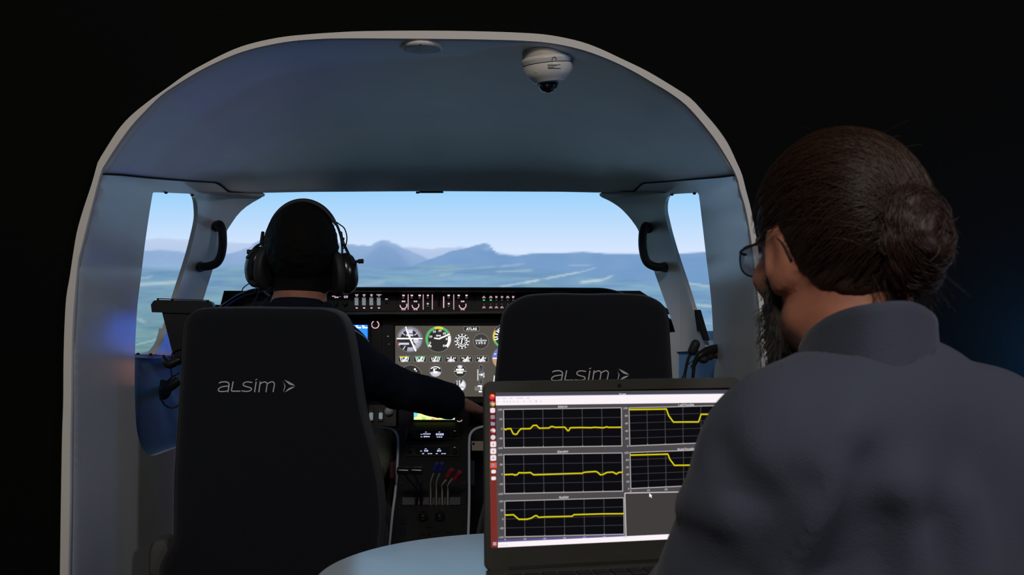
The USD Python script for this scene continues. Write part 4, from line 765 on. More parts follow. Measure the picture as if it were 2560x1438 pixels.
def seat(name, label, px, d, lean, base, logo, k_logo, cushion_x):
    T = thing(name, label, 'seat', np.array([P(cushion_x, 1400, d)[0], d + .1, 0]), None)
    out = star_outline(px, d)
    ins = [1.75, 1.45, 1.2, .026, .012, .004, 0, 0, .003, .01, .022]; yo = [.000, .000, .0005, .003, .008, .018, .030, .105, .118, .127, .132]
    part(T, 'backrest', shell(out, yo, ins, lean=lean), 'seat_fabric', 60)
    c = out.mean(0); t = np.roll(out, -1, 0) - np.roll(out, 1, 0); nrm = np.stack([-t[:, 2], 0 * t[:, 0], t[:, 0]], 1); nrm /= np.linalg.norm(nrm, axis=1, keepdims=True)
    if np.mean(np.sum(nrm * (c - out), 1)) < 0: nrm = -nrm
    pip = out + nrm * .004; pip[:, 1] += .018 + lean * (out[:, 2].max() - pip[:, 2]) - .002
    part(T, 'piping', tube(pip, .0022, 6, closed=True), 'seat_piping', 60, label='navy piping along the backrest edge')
    ztop = out[:, 2].max()
    pl = Plane(np.array([c[0], d + lean * (ztop - P(0, base, d)[2]) - .0006, P(0, base, d)[2]]), (1, 0, 0), (0, -lean, 1))
    o = pl.uv(logo, base); s = pl.scale(logo, base) * k_logo
    def tr(pts): return np.array([(o[0] + (x - 245) * s, o[1] - (y - 785) * s) for x, y in pts])
    def stroke(pts, w): return LineString(smooth_line(tr(pts), 36) if len(pts) > 2 else tr(pts)).buffer(w * s / 2, quad_segs=3)
    for nm, gs in (('letter', [unary_union([stroke(*ALSIM[0]), stroke(*ALSIM[1])]), stroke(*ALSIM[2]), stroke(*ALSIM[3]), unary_union([stroke(*ALSIM[4]), stroke(*ALSIM[5])]), unary_union([stroke(*q) for q in ALSIM[6:]])]), ('emblem_stroke', [Polygon(tr(m)).buffer(0) for m in MARK])):
        for g in gs: part(T, nm, pl.plate(g, 0, .0016), 'thread_silver', False)
    cx = P(cushion_x, 1400, d)[0]; w = (out[:, 0].max() - out[:, 0].min()) * .86
    part(T, 'cushion', rbox((cx, d + .42, .44), (w, .50, .13), .035), 'seat_fabric', 50)
    part(T, 'seat_base', cat(rbox((cx, d + .38, .20), (w * .7, .40, .36), .02)), 'black_plastic', False); part(T, 'floor_rail', rbox((cx, d + .34, .015), (w * .8, .55, .03), .004), 'panel_edge', False)
    return T
SEAT_L = [(415, 1482), (417, 1344), (420, 1219), (425, 1144), (435, 1020), (444, 920), (449.5, 845), (452, 818), (458, 798), (474, 780), (492, 773), (510, 769.5), (600, 768), (700, 769), (800, 771), (829, 777), (845, 784), (856, 795), (867, 816), (873, 840), (881.6, 885), (900, 1020), (915, 1085), (931, 1150), (943.6, 1215), (950, 1292), (947, 1345), (942, 1400), (938, 1482)]
SEAT_R = [(1218, 1482), (1222, 1200), (1230, 1040), (1236, 954), (1244, 876), (1251, 802), (1259, 778.6), (1279, 757), (1308, 741.5), (1335, 736), (1370, 734), (1400, 733), (1440, 734), (1484, 734.6), (1542, 733.5), (1601, 736), (1630, 742.5), (1656, 757), (1671, 776.6), (1677, 802), (1681, 857), (1687, 945), (1695, 1040), (1704, 1200), (1708, 1482)]
seat('pilot_seat', 'dark fabric cockpit seat on the left with the headset-wearing pilot in it', SEAT_L, 2.72, .06, 979.7, 544.9, 1 / 9.846, 668)
seat('pilot_seat', 'empty dark fabric cockpit seat on the right, behind the laptop', SEAT_R, 2.76, .06, 952.3, 1377.6, 1 / 9.75, 1462)

# ------------------------------------------------------------------ left side: tablet holder, headset cord, cover near the floor
T = thing('tablet_holder', 'black tablet holder bracket at the left side window beside the pilot', 'tablet holder', P(455, 800, 2.88)); TD = 2.88
def slab(px, d, th, r=0.0): pl = Plane(P(455, 800, d), (1, 0, 0), (0, 0, 1)); return pl.plate(Polygon(pl.uvs(px)).buffer(-r).buffer(r), -th, 0)
part(T, 'top_bar', slab([(377, 762), (384, 752), (396, 750), (520, 753), (529, 757), (533.5, 766), (533, 778), (520, 784), (379.5, 781)], TD, .022, .001), 'black_plastic', False)
part(T, 'clamp_rail', cat(slab([(392, 745.6), (521, 750.3), (521, 752.4), (392, 747.6)], TD - .002, .008), slab([(392, 746), (395, 746), (395, 752), (392, 752)], TD, .008), slab([(428, 747), (433, 747), (433, 752), (428, 752)], TD, .008), slab([(517, 750), (521, 750), (521, 756), (517, 756)], TD, .008)), 'black_plastic', False)
part(T, 'back_plate', slab([(405, 781), (520, 783), (520, 900), (437, 900), (430.5, 880)], TD + .006, .010), 'black_plastic', False)
part(T, 'mounting_arm', tube([P(480, 850, TD + .016), P(470, 880, 2.95), P(452, 905, 3.1), on_wall(452, 905, -1, .01)], .008, 10), 'black_plastic', 60)
T = thing('headset_cord', 'black looped headset cord on a round hook at the left door panel', 'cord', on_wall(404, 975, -1, .012)); q = on_wall(404, 975, -1, .012)
part(T, 'hook_disc', lathe([(.026, -.002), (.0265, .006), (.024, .010), (.008, .013)], q, unit((.75, -.65, 0)), 28), 'black_plastic', 40)
part(T, 'hook_arm', cat(tube(smooth_line([q + np.array([.006, -.01, 0]), P(418, 972, 2.93), P(432, 962, 2.9), P(446, 950, 2.9)], 20), .012, 10)), 'black_plastic', 60)
part(T, 'cord_loop', tube(smooth_line([P(403, 982, 2.96), P(404, 1000, 2.93), P(413, 1013, 2.9), P(424, 1019, 2.88), P(436, 1019, 2.88), P(452, 1010, 2.88)], 40), .0022, 8), 'black_plastic', 60)
part(T, 'cord_loop', tube(smooth_line([P(412, 968, 2.94), P(420, 953, 2.9), P(432, 942, 2.88), P(448, 932, 2.88)], 30), .0022, 8), 'black_plastic', 60)
part(T, 'cord_loop', tube(smooth_line([P(430, 944, 2.88), P(427.5, 925, 2.88), P(429, 900, 2.88), P(431, 884, 2.88), P(440, 875, 2.88), P(452, 872, 2.88)], 30), .0018, 8), 'black_plastic', 60)
part(T, 'plug', cat(tube(smooth_line([P(408, 890, 2.9), P(413, 902, 2.89), P(422, 911, 2.88), P(436, 906, 2.88), P(452, 898, 2.88)], 20), [.004 + .007 * math.sin(math.pi * i / 24) for i in range(20)], 10)), 'black_plastic', 60)
T = thing('side_cover', 'dim grey rounded plastic cover low on the floor side of the left seat', 'cover', P(398, 1438, 2.80)); _p = star_outline([(370, 1440), (369, 1400), (372, 1372), (380, 1356), (394, 1350), (410, 1349), (420, 1356), (425, 1380), (425, 1440), (410, 1448), (385, 1446)], 2.80, 60)
part(T, 'cover_shell', shell(_p, [0, 0, .004, .012, .06], [1.6, 1.2, .006, 0, 0]), 'dim_grey', 50)
part(T, 'cover_foot', rbox(P(398, 1438, 2.84) * [1, 1, 0] + [0, 0, .2], (.035, .05, .40), .006), 'black_plastic', False)

# ------------------------------------------------------------------ right side: headset with microphone hanging at the door
T = thing('aviation_headset', 'black headset with boom microphone hanging at the right side panel', 'headset', P(1755, 890, 2.95)); D = 2.93
c0_, c1_ = P(1730, 868, D), P(1744, 853, D)
ax_ = unit(P(1744, 850, D) - P(1729, 884, D)); part(T, 'microphone', lathe([(1e-4, 0), (.006, .0006), (.0100, .004), (.0115, .010), (.0118, .022), (.0114, .030), (.009, .0355), (.005, .0385), (1e-4, .0395)], P(1727, 887, D), ax_, 20), 'grip_black', 60, label='foam covered microphone')
part(T, 'microphone_boom', tube(smooth_line([P(1728, 884, D), P(1722, 893, D), P(1718, 906, D), P(1714, 925, D), P(1710.5, 945, D), P(1708, 975, D), P(1716, 1010, D)], 40), .0036, 10), 'black_plastic', 60)
part(T, 'boom_foot', tube(smooth_line([P(1713.6, 930, D), P(1711, 940, D), P(1707, 952, D)], 8), [.003, .0034, .004, .0044, .005, .0054, .006, .0064], 8), 'black_plastic', 60)
part(T, 'headband', tube(smooth_line([P(1812, 870, D + .05), P(1795, 872, D + .03), P(1778, 875, D + .02), P(1765, 880, D + .01), P(1752, 888, D), P(1743, 897, D), P(1738, 906, D), P(1735, 915, D), P(1733.5, 930, D), P(1732, 950, D), P(1733, 985, D), P(1742, 1015, D)], 60), np.interp(np.linspace(0, 1, 60), [0, .3, .42, .5, .56, 1], [.012, .0115, .009, .006, .0042, .0036]), 12), 'black_plastic', 60)
part(T, 'headband_pad', tube(smooth_line([P(1800, 886, D + .035), P(1782, 890, D + .02), P(1772, 893, D + .01), P(1764, 898, D), P(1756, 900, D - .002), P(1749, 897, D)], 30), [.006 + .0035 * abs(math.sin(i * .33)) for i in range(30)], 10), 'grip_black', 60)
part(T, 'thin_wire', tube(smooth_line([P(1718.5, 914, D - .004), P(1723, 909, D - .004), P(1730, 904, D - .003), P(1737, 901, D)], 14), .0013, 6), 'black_plastic', 60)
part(T, 'wire_clip', cat(rbox(P(1729, 917, D - .004), (.004, .004, .009), .001)), 'screw', False)
part(T, 'ear_cup', ball(P(1735, 1030, D), (.03, .022, .042), 2), 'black_plastic', 60)
# ------------------------------------------------------------------ table and laptop
TZ = EYE - 0.371                                            # table top height
T = thing('table', 'small white table with a rounded top holding the laptop', 'table', (0.11, 1.54, 0))
tp = LineString([(0.0283, 1.5427), (0.19, 1.5427)]).buffer(0.281, quad_segs=32); tp = np.array(tp.exterior.coords)[:-1]
def slab_ring(g, e, z): c = np.array([.108, 1.5427]); r = np.array(Polygon(g).buffer(-e, quad_segs=32).exterior.coords)[:-1] if e else g; r = resamp(np.vstack([r, r[:1]]), 161)[:-1]; return np.column_stack([r, np.full(len(r), z)])
part(T, 'tabletop', loft([slab_ring(tp, .01, TZ - .026), slab_ring(tp, .002, TZ - .024), slab_ring(tp, 0, TZ - .020), slab_ring(tp, 0, TZ - .005), slab_ring(tp, .0015, TZ - .0015), slab_ring(tp, .005, TZ)]), 'table_white', 35)
part(T, 'column', cyl((.108, 1.5427, .03), (.108, 1.5427, TZ - .025), .03, 24), 'steel', 40); part(T, 'foot', lathe([(.20, 0), (.20, .008), (.06, .03), (.03, .034)], (.108, 1.5427, 0.0), (0, 0, 1), 40), 'steel', 40)

LA, LB = math.radians(12.7), math.radians(2.0)
lu = np.array([math.cos(LA), math.sin(LA), 0]); lback = np.array([-math.sin(LA), math.cos(LA), 0]); lv = math.cos(LB) * np.array([0, 0, 1]) + math.sin(LB) * lback
LP = Plane(P(1213, 1423, 1.50), lu, lv)
T = thing('laptop', 'open dark laptop on the white table showing five yellow line charts', 'laptop', (0.13, 1.45, TZ))
def rr(x0, y0, x1, y1, r): return sbox(x0, y0, x1, y1).buffer(-r).buffer(r, quad_segs=6)
LW, LH = 0.345, LP.uv(1211, 955)[1]
part(T, 'lid', LP.plate(rr(0, -.004, LW, LH, .010), -.007, -.0005), 'laptop_grey', False)
scr = [(1222, 981), (1846, 974), (1846, 1341), (1226.5, 1370)]
su = LP.uvs(scr); su = np.array([(su[0][0], su[0][1]), (LW - .011, su[0][1]), (LW - .011, su[3][1]), (su[3][0], su[3][1])]); su[0][0] = su[3][0] = (su[0][0] + su[3][0]) / 2
part(T, 'bezel', LP.plate(rr(.0008, -.002, LW - .0008, LH - .0008, .009).difference(Polygon(su)), -.0008, .0012), 'laptop_grey', False)
DSP = part(T, 'display', LP.plate(Polygon(su).buffer(.001), -.0008, .0002), 'black_gloss', False)
part(T, 'webcam', cyl(LP.px(1547.5, 964, .0010), LP.px(1547.5, 964, .0016), .0026, 18), 'laptop_black', 40, label='round webcam lens in the bezel')
for q, x in zip('DELL', (1543, 1553.5, 1563, 1571.5)):
    m = meshkit.text_mesh(q, .0046, .0004, True); v = np.array(m.vertices); part(T, 'letter', (LP.at(LP.uv(x - 3, 1386) + v[:, :2], .0012 + v[:, 2]), np.array(m.faces)), 'emblem_grey', False)
# base with keyboard, flat on the table
bo = LP.at((0, -.004), 0)[0]; bo[2] = TZ; BPn = Plane(bo, lu, lback)
part(T, 'base', BPn.plate(rr(0, -.238, LW, .004, .010), .002, .017), 'laptop_grey', False)
part(T, 'hinge', cyl(BPn.at((.03, .002), .016)[0], BPn.at((LW - .03, .002), .016)[0], .0055, 14), 'laptop_black', 40)
part(T, 'trackpad', BPn.plate(rr(.12, -.228, .225, -.160, .003), .0165, .0174), 'laptop_black', False)
for r in range(6):
    for c in range(14): part(T, 'key', BPn.plate(rr(.021 + c * .0217, -.145 + r * .0195, .021 + c * .0217 + .0185, -.145 + r * .0195 + .0165, .002), .0168, .0186), 'laptop_black', False)

L2 = .00035; GW = np.array(lin(76, 73, 76)); WB = np.array(lin(246, 238, 242)) * 1.05; FR = np.array(lin(178, 172, 170)); GD = np.array(lin(84, 84, 88)); BK = np.array(lin(13, 13, 17)); YE = np.array(lin(222, 214, 20)); TX = np.array(lin(196, 194, 196)); SB = np.array(lin(120, 46, 40)); SBT = np.array(lin(88, 24, 34))
X1 = 1844
def yl(pts, x): return np.interp(x, [p[0] for p in pts], [p[1] for p in pts])
def pr_(): return Print(LP, L2)
pr = pr_(); pr.quad([(1222, 981.5), (X1, 974.5), (X1, 1342), (1227, 1369.5)], GW, 0); pr.quad([(1222, 981.5), (X1, 974.5), (X1, 983), (1222, 990.5)], np.array(lin(70, 68, 72)), 1); pr.quad([(1239, 989.5), (X1, 982), (X1, 984.5), (1239, 991.5)], np.array(lin(92, 82, 140)), 2); pr.put(DSP, 'window_background', 'display_picture')
pr = pr_(); pr.quad([(1239, 991.3), (X1, 984.3), (X1, 1006), (1239.6, 1013.6)], WB, 3)
for x, w in ((1246, 6), (1260, 11), (1277, 9), (1299, 18), (1320, 8)): pr.rect(x, 996.5 - (x - 1240) * .011, w, 2, np.array(lin(214, 208, 212)), 4)
for x in (1244, 1260, 1267, 1275, 1284, 1294, 1310, 1325, 1340, 1352): pr.rect(x, 1004.8 - (x - 1240) * .011, 2.6, 2.6, np.array(lin(196, 190, 196)) * (.5 if x == 1340 else 1), 4)
pr.put(DSP, 'toolbar', 'display_picture')
pr = pr_(); pr.text(1556, 985.4, 'Scope', 4.2, TX * 1.3, 3, True); pr.put(DSP, 'window_title', 'display_picture', 'window title reading Scope')
pr = pr_(); pr.quad([(1244.5, 1350), (X1, 1323), (X1, 1333), (1244.5, 1356.5)], np.array(lin(92, 86, 140)), 1); pr.quad([(1244.5, 1356), (X1, 1327.4), (X1, 1341.5), (1244.6, 1369.7)], WB, 3); pr.text(1258, 1362.8, 'Running', 4.0, np.array(lin(205, 200, 205)), 5); pr.put(DSP, 'status_bar', 'display_picture')
pr = pr_(); pr.quad([(1222, 981.5), (1239, 981.3), (1240, 1100), (1225, 1100)], SBT, 2); pr.quad([(1224.3, 1100), (1240, 1100), (1244, 1369.5), (1227, 1369.5)], SB, 2); pr.put(DSP, 'dock_bar', 'display_picture', 'dark red dock strip along the left of the picture')
WI = np.array(lin(240, 228, 232))
def icon(fn): pr = pr_(); fn(pr); pr.put(DSP, 'dock_icon', 'display_picture')
icon(lambda p: (p.disc(1230, 992.5, 6.6, np.array(lin(235, 50, 70)), 4), p.arc(1230, 992.5, 0.1, 6.4, 10, 130, np.array(lin(245, 160, 60)), 5)))
icon(lambda p: (p.arc(1230.6, 1009.3, .1, 6.6, 20, 160, np.array(lin(225, 70, 70)), 4), p.arc(1230.6, 1009.3, .1, 6.6, 160, 270, np.array(lin(60, 150, 70)), 4), p.arc(1230.6, 1009.3, .1, 6.6, -90, 20, np.array(lin(235, 190, 70)), 4), p.disc(1230.6, 1009.3, 2.8, np.array(lin(190, 200, 220)), 5)))
icon(lambda p: p.rect(1231.2, 1026.2, 12, 12, WI, 4, r=3))
icon(lambda p: p.rect(1231.4, 1042.8, 10.5, 10, np.array(lin(150, 138, 132)), 4, r=3))
icon(lambda p: (p.rect(1231.7, 1060, 10, 8, np.array(lin(140, 150, 172)), 4, r=1.5), p.rect(1229, 1055.6, 4, 2, np.array(lin(140, 150, 172)), 4)))
icon(lambda p: (p.disc(1232, 1077, 6, np.array(lin(225, 225, 240)), 4), p.arc(1232, 1077, 2, 6, 180, 300, np.array(lin(220, 60, 100)), 5), p.arc(1232, 1077, 2, 6, 60, 160, np.array(lin(230, 190, 90)), 5)))
icon(lambda p: p.disc(1232.3, 1093.6, 6, np.array(lin(220, 212, 206)), 4))
for y in (1110.8, 1128, 1145): icon(lambda p: (p.rect(1232.8, y, 14.4, 14, WI, 4, r=3), p.rect(1232.8, y + .4, 2.4, 4.4, np.array(lin(190, 90, 90)), 5)))
icon(lambda p: (p.rect(1233.2, 1163.6, 16, 13, np.array(lin(225, 92, 60)), 4, r=1), p.rect(1232, 1162.6, 5, 6, np.array(lin(110, 160, 215)), 5, r=1)))
for y in (1179.2, 1196): icon(lambda p: p.rect(1233.6, y, 11.6, 8.8, WI, 4, r=3))
icon(lambda p: [p.rect(1233.4 + 3 * i, 1356.6 + 3 * j, 2, 2, WI * .9, 4) for i in range(3) for j in range(3)])
def plot(tl, tr, br, bl, nx, ticks, trace, title, ttl, xt):
    """one chart: frame, grid, trace, tick numbers, title"""
    A = np.array([tl, tr, br, bl], float)
    def q(u, v): return tuple((A[3] * (1 - u) + A[2] * u) * (1 - v) + (A[0] * (1 - u) + A[1] * u) * v)
    p = pr_(); p.quad([tl, tr, br, bl], BK, 2)
    for i in range(1, nx): p.line([q(i / nx, 0), q(i / nx, 1)], 1.1, GD, 3); p.line([q(i / nx, 0), q(i / nx, .035)], 1.6, FR, 3)
    for j in range(1, len(ticks) - 1): p.line([q(0, j / (len(ticks) - 1)), q(1, j / (len(ticks) - 1))], .9, GD * .75, 3)
    for a, b in ((tl, tr), (tr, br), (br, bl), (bl, tl)): p.line([a, b], 2.0, FR, 4, 3)
    pl = p.put(DSP, 'chart', 'display_picture', f'chart titled {title}')
    p = pr_()
    for j, t in enumerate(ticks): x, y = q(0, j / (len(ticks) - 1)); p.text(x - 3.6, y + .4, t, 4.2, TX, 3, True, 1.0, 'r')
    for i, t in enumerate(xt): x, y = q(i / nx, 0); p.text(x, y + 6.2, t, 4.2, TX, 3, True, 1.0)
    p.put(pl.rsplit('/', 1)[0], 'tick_numbers', 'display_picture')
    p = pr_(); p.text(ttl[0], ttl[1], title, 5.2, TX * 1.15, 3, True, 1.0); p.put(DSP, 'chart_title', 'display_picture')
    p = pr_(); p.line([(x, y + 1.2) for x, y in trace], 3.0, np.array(lin(120, 84, 10)), 5, 1); p.line(trace, 2.7, YE, 6, 1); p.put(DSP, 'chart_trace', 'display_picture', 'yellow trace')
T5 = ['-100', '-50', '0', '50', '100']; T6 = ['0', '20', '40', '60', '80', '100']
def c6(x, y): return 1200 + x / 7.19, 960 + y / 7.19
def c7(x, y): return 1200 + x / 5.173, 1160 + y / 5.173
def c8(x, y): return 1500 + x / 3.994, 940 + y / 3.994
def c5(x, y): return 1180 + x / 2.777, 920 + y / 2.777
plot((1258.4, 1023.7), (1553, 1019.5), (1554.2, 1115), (1260, 1119.7), 6, T5, [c6(*p) for p in ((425, 805), (460, 822), (480, 806), (550, 802), (590, 890), (630, 906), (660, 900), (690, 850), (730, 806), (900, 802), (950, 747), (1010, 741), (1060, 795), (1240, 790), (1270, 765), (1310, 765), (1340, 779), (1520, 776), (1570, 838), (1590, 838), (1620, 786), (1790, 782), (2000, 785), (2050, 778), (2157, 784))] + [c8(*p) for p in ((35, 517), (65, 507), (80, 513), (208, 512))], 'Aileron', (1406, 1016.6), [])
plot((1259.2, 1136.6), (1554.8, 1132.5), (1556.2, 1228), (1261, 1234.4), 6, T5, [c7(*p) for p in ((318, 138), (420, 132), (450, 144), (480, 136), (500, 112), (560, 115), (650, 110), (690, 140), (1050, 128), (1290, 120), (1310, 122), (1350, 106), (1490, 96))] + [c5(*p) for p in ((868, 722), (890, 742), (910, 738), (935, 725), (975, 722), (1000, 736), (1020, 724), (1042, 724))], 'Elevator', (1407, 1129), [])
plot((1261.5, 1252.8), (1558.6, 1244.5), (1560, 1335.6), (1262.2, 1342.7), 6, T5, [c7(*p) for p in ((320, 660), (430, 656), (500, 715), (600, 715), (660, 700), (700, 674), (725, 666), (760, 690), (820, 684), (1190, 675), (1210, 655), (1552, 645))] + [c5(1050, 1011)], 'Rudder', (1409.7, 1243.2), ['0', '10', '20', '30', '40', '50', '60'])
plot((1572, 1020), (1841, 1013), (1841, 1104), (1574, 1115), 6, T6, [c8(*p) for p in ((290, 336), (660, 330), (682, 395), (730, 460), (980, 459), (1005, 383), (1350, 380))], 'LeftThrottle', (1715, 1012.6), [])
plot((1574.6, 1131.5), (1841, 1122), (1841, 1209), (1576.4, 1221.7), 6, T6, [c8(*p) for p in ((302, 790), (675, 780), (692, 828), (740, 892), (1000, 889), (1030, 830), (1350, 826))], 'RightThrottle', (1715, 1123), ['0', '10', '20', '30', '40', '50', '60'])
pr = pr_(); pr.quad([(1562, 1233), (X1, 1227), (X1, 1324), (1565, 1345)], np.array(lin(64, 60, 59)), 2)
for a, b in (((1561.5, 1233), (X1, 1227)), ((1561.5, 1233), (1564.8, 1345))): pr.line([a, b], 2.2, np.array(lin(205, 200, 200)), 3)
pr.put(DSP, 'empty_chart', 'display_picture')
pr = pr_(); pr.quad([(1622.5, 1233.5), (1622.5, 1243), (1625, 1240.8), (1627.6, 1245), (1629, 1244), (1626.8, 1240), (1629.6, 1239.6)], np.array([1.1, 1.1, 1.1]), 6); pr.put(DSP, 'mouse_pointer', 'display_picture')

# ------------------------------------------------------------------ people: heads, hands, bodies as signed distances
def frame(yaw, pitch=0.0, roll=0.0):
    """columns: right, forward, up; yaw turns left, pitch bows the head"""
    cy, sy = math.cos(yaw), math.sin(yaw); R = np.array([[cy, -sy, 0], [sy, cy, 0], [0, 0, 1.0]])
    cp, sp = math.cos(-pitch), math.sin(-pitch); R = R @ np.array([[1, 0, 0], [0, cp, -sp], [0, sp, cp]])
    cr, sr = math.cos(roll), math.sin(roll); return R @ np.array([[cr, 0, sr], [0, 1, 0], [-sr, 0, cr]])
def head_sdf(q):
    """skull and face round the origin, looking along +y"""
    d = s_ell(q, (0, -.012, .022), (.0745, .0955, .0925))
    d = smin(d, s_ell(q, (0, .030, -.040), (.058, .062, .078)), .03); d = smin(d, s_ell(q, (0, .058, -.094), (.034, .030, .026)), .03)
    for s in (-1, 1):
        d = smin(d, s_cone(q, (s * .055, -.005, -.070), (s * .022, .062, -.098), .016, .014), .025); d = smin(d, s_ell(q, (s * .040, .066, -.022), (.022, .018, .018)), .02)
        d = smin(d, s_cone(q, (s * .010, .090, .022), (s * .046, .076, .022), .007, .006), .012); d = smax(d, -s_ell(q, (s * .031, .101, .003), (.017, .014, .011)), .010)
        e = s_ell(q, (s * .079, -.008, -.004), (.009, .021, .034), frame(-s * .35, .12)); e = smax(e, -s_ell(q, (s * .089, -.004, .002), (.008, .012, .020)), .006)
        e = smin(e, s_ell(q, (s * .076, .000, -.032), (.007, .010, .012)), .008); d = smin(d, e, .008)
    d = smin(d, s_cone(q, (0, .092, .012), (0, .114, -.026), .007, .0115), .010)
    for s in (-1, 1): d = smin(d, s_ell(q, (s * .011, .104, -.031), (.0085, .010, .0075)), .006)
    d = smin(d, s_cone(q, (-.019, .089, -.057), (.019, .089, -.057), .0055, .0055), .006); d = smin(d, s_cone(q, (-.016, .088, -.068), (.016, .088, -.068), .006, .006), .006)
    return d
def hand_cones(wrist, fwd, back, side, curl=0.7, spread=.012, s=1.0):
    """cones of a hand: palm, four fingers and thumb. fwd: along the palm, back: out of the back of the hand, side: +1 thumb towards fwd x back"""
    f, b = unit(fwd), unit(back); t = unit(np.cross(f, b)) * side; w = np.asarray(wrist, float); C = []
    for i, o in enumerate((-.030, -.010, .010, .028)): C.append((w + t * o * .55 * s, w + f * .085 * s + t * o * s, .016 * s, .0125 * s))
    for o, L, k in ((-.030, .062, .9), (-.010, .076, 1.0), (.010, .082, 1.0), (.029, .074, 1.0)):
        p = w + f * .088 * s + t * o * s; a = 0.0; r = .0090 * s * (0.92 if o < -.02 else 1)
        for seg, q in ((.45, .55), (.31, 1.0), (.24, .8)):
            a += curl * q; n = p + (f * math.cos(a) - b * math.sin(a)) * L * seg * s; C.append((p, n, r, r * .92)); p, r = n, r * .92
    p = w + f * .022 * s + t * .026 * s
    for L, a in ((.040, .75), (.032, .35), (.026, .1)):
        n = p + unit(f * math.cos(a) + t * math.sin(a) - b * .35 * curl) * L * s; C.append((p, n, .0115 * s, .0095 * s)); p = n
    return C
def near(q, c, R, r, fn):
    """fn only near c; farther off a bound that is large enough"""
    l = np.linalg.norm(q - np.asarray(c), axis=1); d = l - r; m = l < R
    if m.any(): d[m] = fn(q[m])
    return d
def cones(q, C, k):
    d = s_cone(q, *C[0])
    for c in C[1:]: d = smin(d, s_cone(q, *c), k)
    return d
def e_cone(q, a, b, ra, rb, Rm, sq):
    """a cone with a flattened section: squeezed along Rm's second axis by sq"""
    M = Rm @ np.diag([1, 1 / sq, 1]) @ Rm.T; c = np.asarray(a); return s_cone(c + (q - c) @ M.T, c, c + M @ (np.asarray(b) - c), ra, rb) * min(sq, 1)
def clean(vf, n=3):
    """evens out the grid's steps without shrinking"""
    from scipy.sparse import coo_matrix, diags
    v, f = np.array(vf[0], float), vf[1]; e = np.vstack([f[:, [0, 1]], f[:, [1, 2]], f[:, [2, 0]]]); e = np.unique(np.sort(e, 1), axis=0); N = len(v)
    A = coo_matrix((np.ones(2 * len(e)), (np.r_[e[:, 0], e[:, 1]], np.r_[e[:, 1], e[:, 0]])), shape=(N, N)).tocsr(); W = diags(1 / np.maximum(np.asarray(A.sum(1)).ravel(), 1)) @ A
    for _ in range(n): v = v + .5 * (W @ v - v); v = v - .51 * (W @ v - v)
    return v, f
def eyes(parent, C, R):
    for s in (-1, 1):
        part(parent, 'eye', ball(C + R @ np.array([s * .031, .084, .003]), .0115, 2), 'eye_white', 60); part(parent, 'iris', ball(C + R @ np.array([s * .031, .0918, .003]), (.0052, .0042, .0052), 2, R), 'iris', 60)

# ---- the pilot in the left seat
C1 = P(757, 640, 2.93) ; R1 = frame(-.04, .03, .03)
NK = C1 + R1 @ np.array([0, -.030, -.085]); CH = np.array([-.545, 3.0, .78]); PEL = np.array([-.555, 3.02, .56])
SHL, SHR = np.array([-.735, 2.99, .90]), P(852, 896, 2.93); ELR, WRR = P(990, 970, 3.12), P(1128, 1006, 3.30); ELL, WRL = np.array([-.80, 3.14, .70]), np.array([-.66, 3.34, .74])
BR1 = frame(0.0)
HDR = hand_cones(WRR + unit(WRR - ELR) * .02, P(1200, 1018, 3.42) - WRR, (0.15, -.35, .9), -1, .5, s=1.0); HDL = hand_cones(WRL, (0.35, .9, .1), (-.7, 0, .6), 1, .9)
HPR, KNR, ANR = np.array([-.47, 3.06, .54]), P(934, 1128, 3.42), P(918, 1440, 3.52); HPL, KNL, ANL = np.array([-.64, 3.06, .54]), np.array([-.70, 3.46, .62]), np.array([-.70, 3.58, .16])
def torso1(q, g=0.0):
    d = e_cone(q, PEL, CH + [0, 0, .02], .145, .165, BR1, .66); d = smin(d, s_cone(q, SHL + [.03, 0, 0], SHR - [.03, 0, 0], .062, .062), .05)
    b = NK * .45 + CH * .55 + [0, 0, .09]
    for s_ in (SHL, SHR): d = smin(d, s_cone(q, NK - [0, 0, .055], s_ + [0, 0, .012], .052, .050), .05)
    return d - g
def arm(q, a, b, c, r0, r1, r2): return smin(s_cone(q, a, b, r0, r1), s_cone(q, b, c, r1 * .98, r2), .015)
def legs1(q, g=0.0):
    d = smin(s_cone(q, HPR, KNR, .082, .058), s_cone(q, KNR, ANR, .056, .040), .02); e = smin(s_cone(q, HPL, KNL, .082, .058), s_cone(q, KNL, ANL, .056, .040), .02); return smin(np.minimum(d, e), e_cone(q, HPL, HPR, .105, .105, BR1, .9), .03) - g
def foot(q, an): return smin(s_cone(q, an + [0, -.02, -.045], an + [0, .15, -.075], .038, .030), s_cone(q, an, an + [0, -.02, -.045], .038, .038), .02)
def body1(q):
    d = near(q, C1, .25, .15, lambda p: head_sdf((p - C1) @ R1)); d = smin(d, s_cone(q, C1 + R1 @ np.array([0, -.022, -.04]), NK - [0, 0, .06], .054, .058), .025)
    d = smin(d, torso1(q), .03); d = np.minimum(d, smin(arm(q, SHR, ELR, WRR, .050, .040, .027), near(q, HDR[3][1], .24, .14, lambda p: cones(p, HDR, .006)), .012)); d = np.minimum(d, smin(arm(q, SHL, ELL, WRL, .050, .040, .027), near(q, HDL[3][1], .24, .14, lambda p: cones(p, HDL, .006)), .012))
    d = smin(d, legs1(q), .02); return np.minimum(d, np.minimum(foot(q, ANR), foot(q, ANL)))
T = thing('person', 'person with short dark hair and navy shirt in the left seat, reaching right', 'person', (-.55, 3.02, 0))
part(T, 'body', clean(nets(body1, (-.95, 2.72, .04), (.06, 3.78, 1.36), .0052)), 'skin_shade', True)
def wr(q, f, a, s): return (meshkit.fbm(q * f, 3, s) - .5) * a
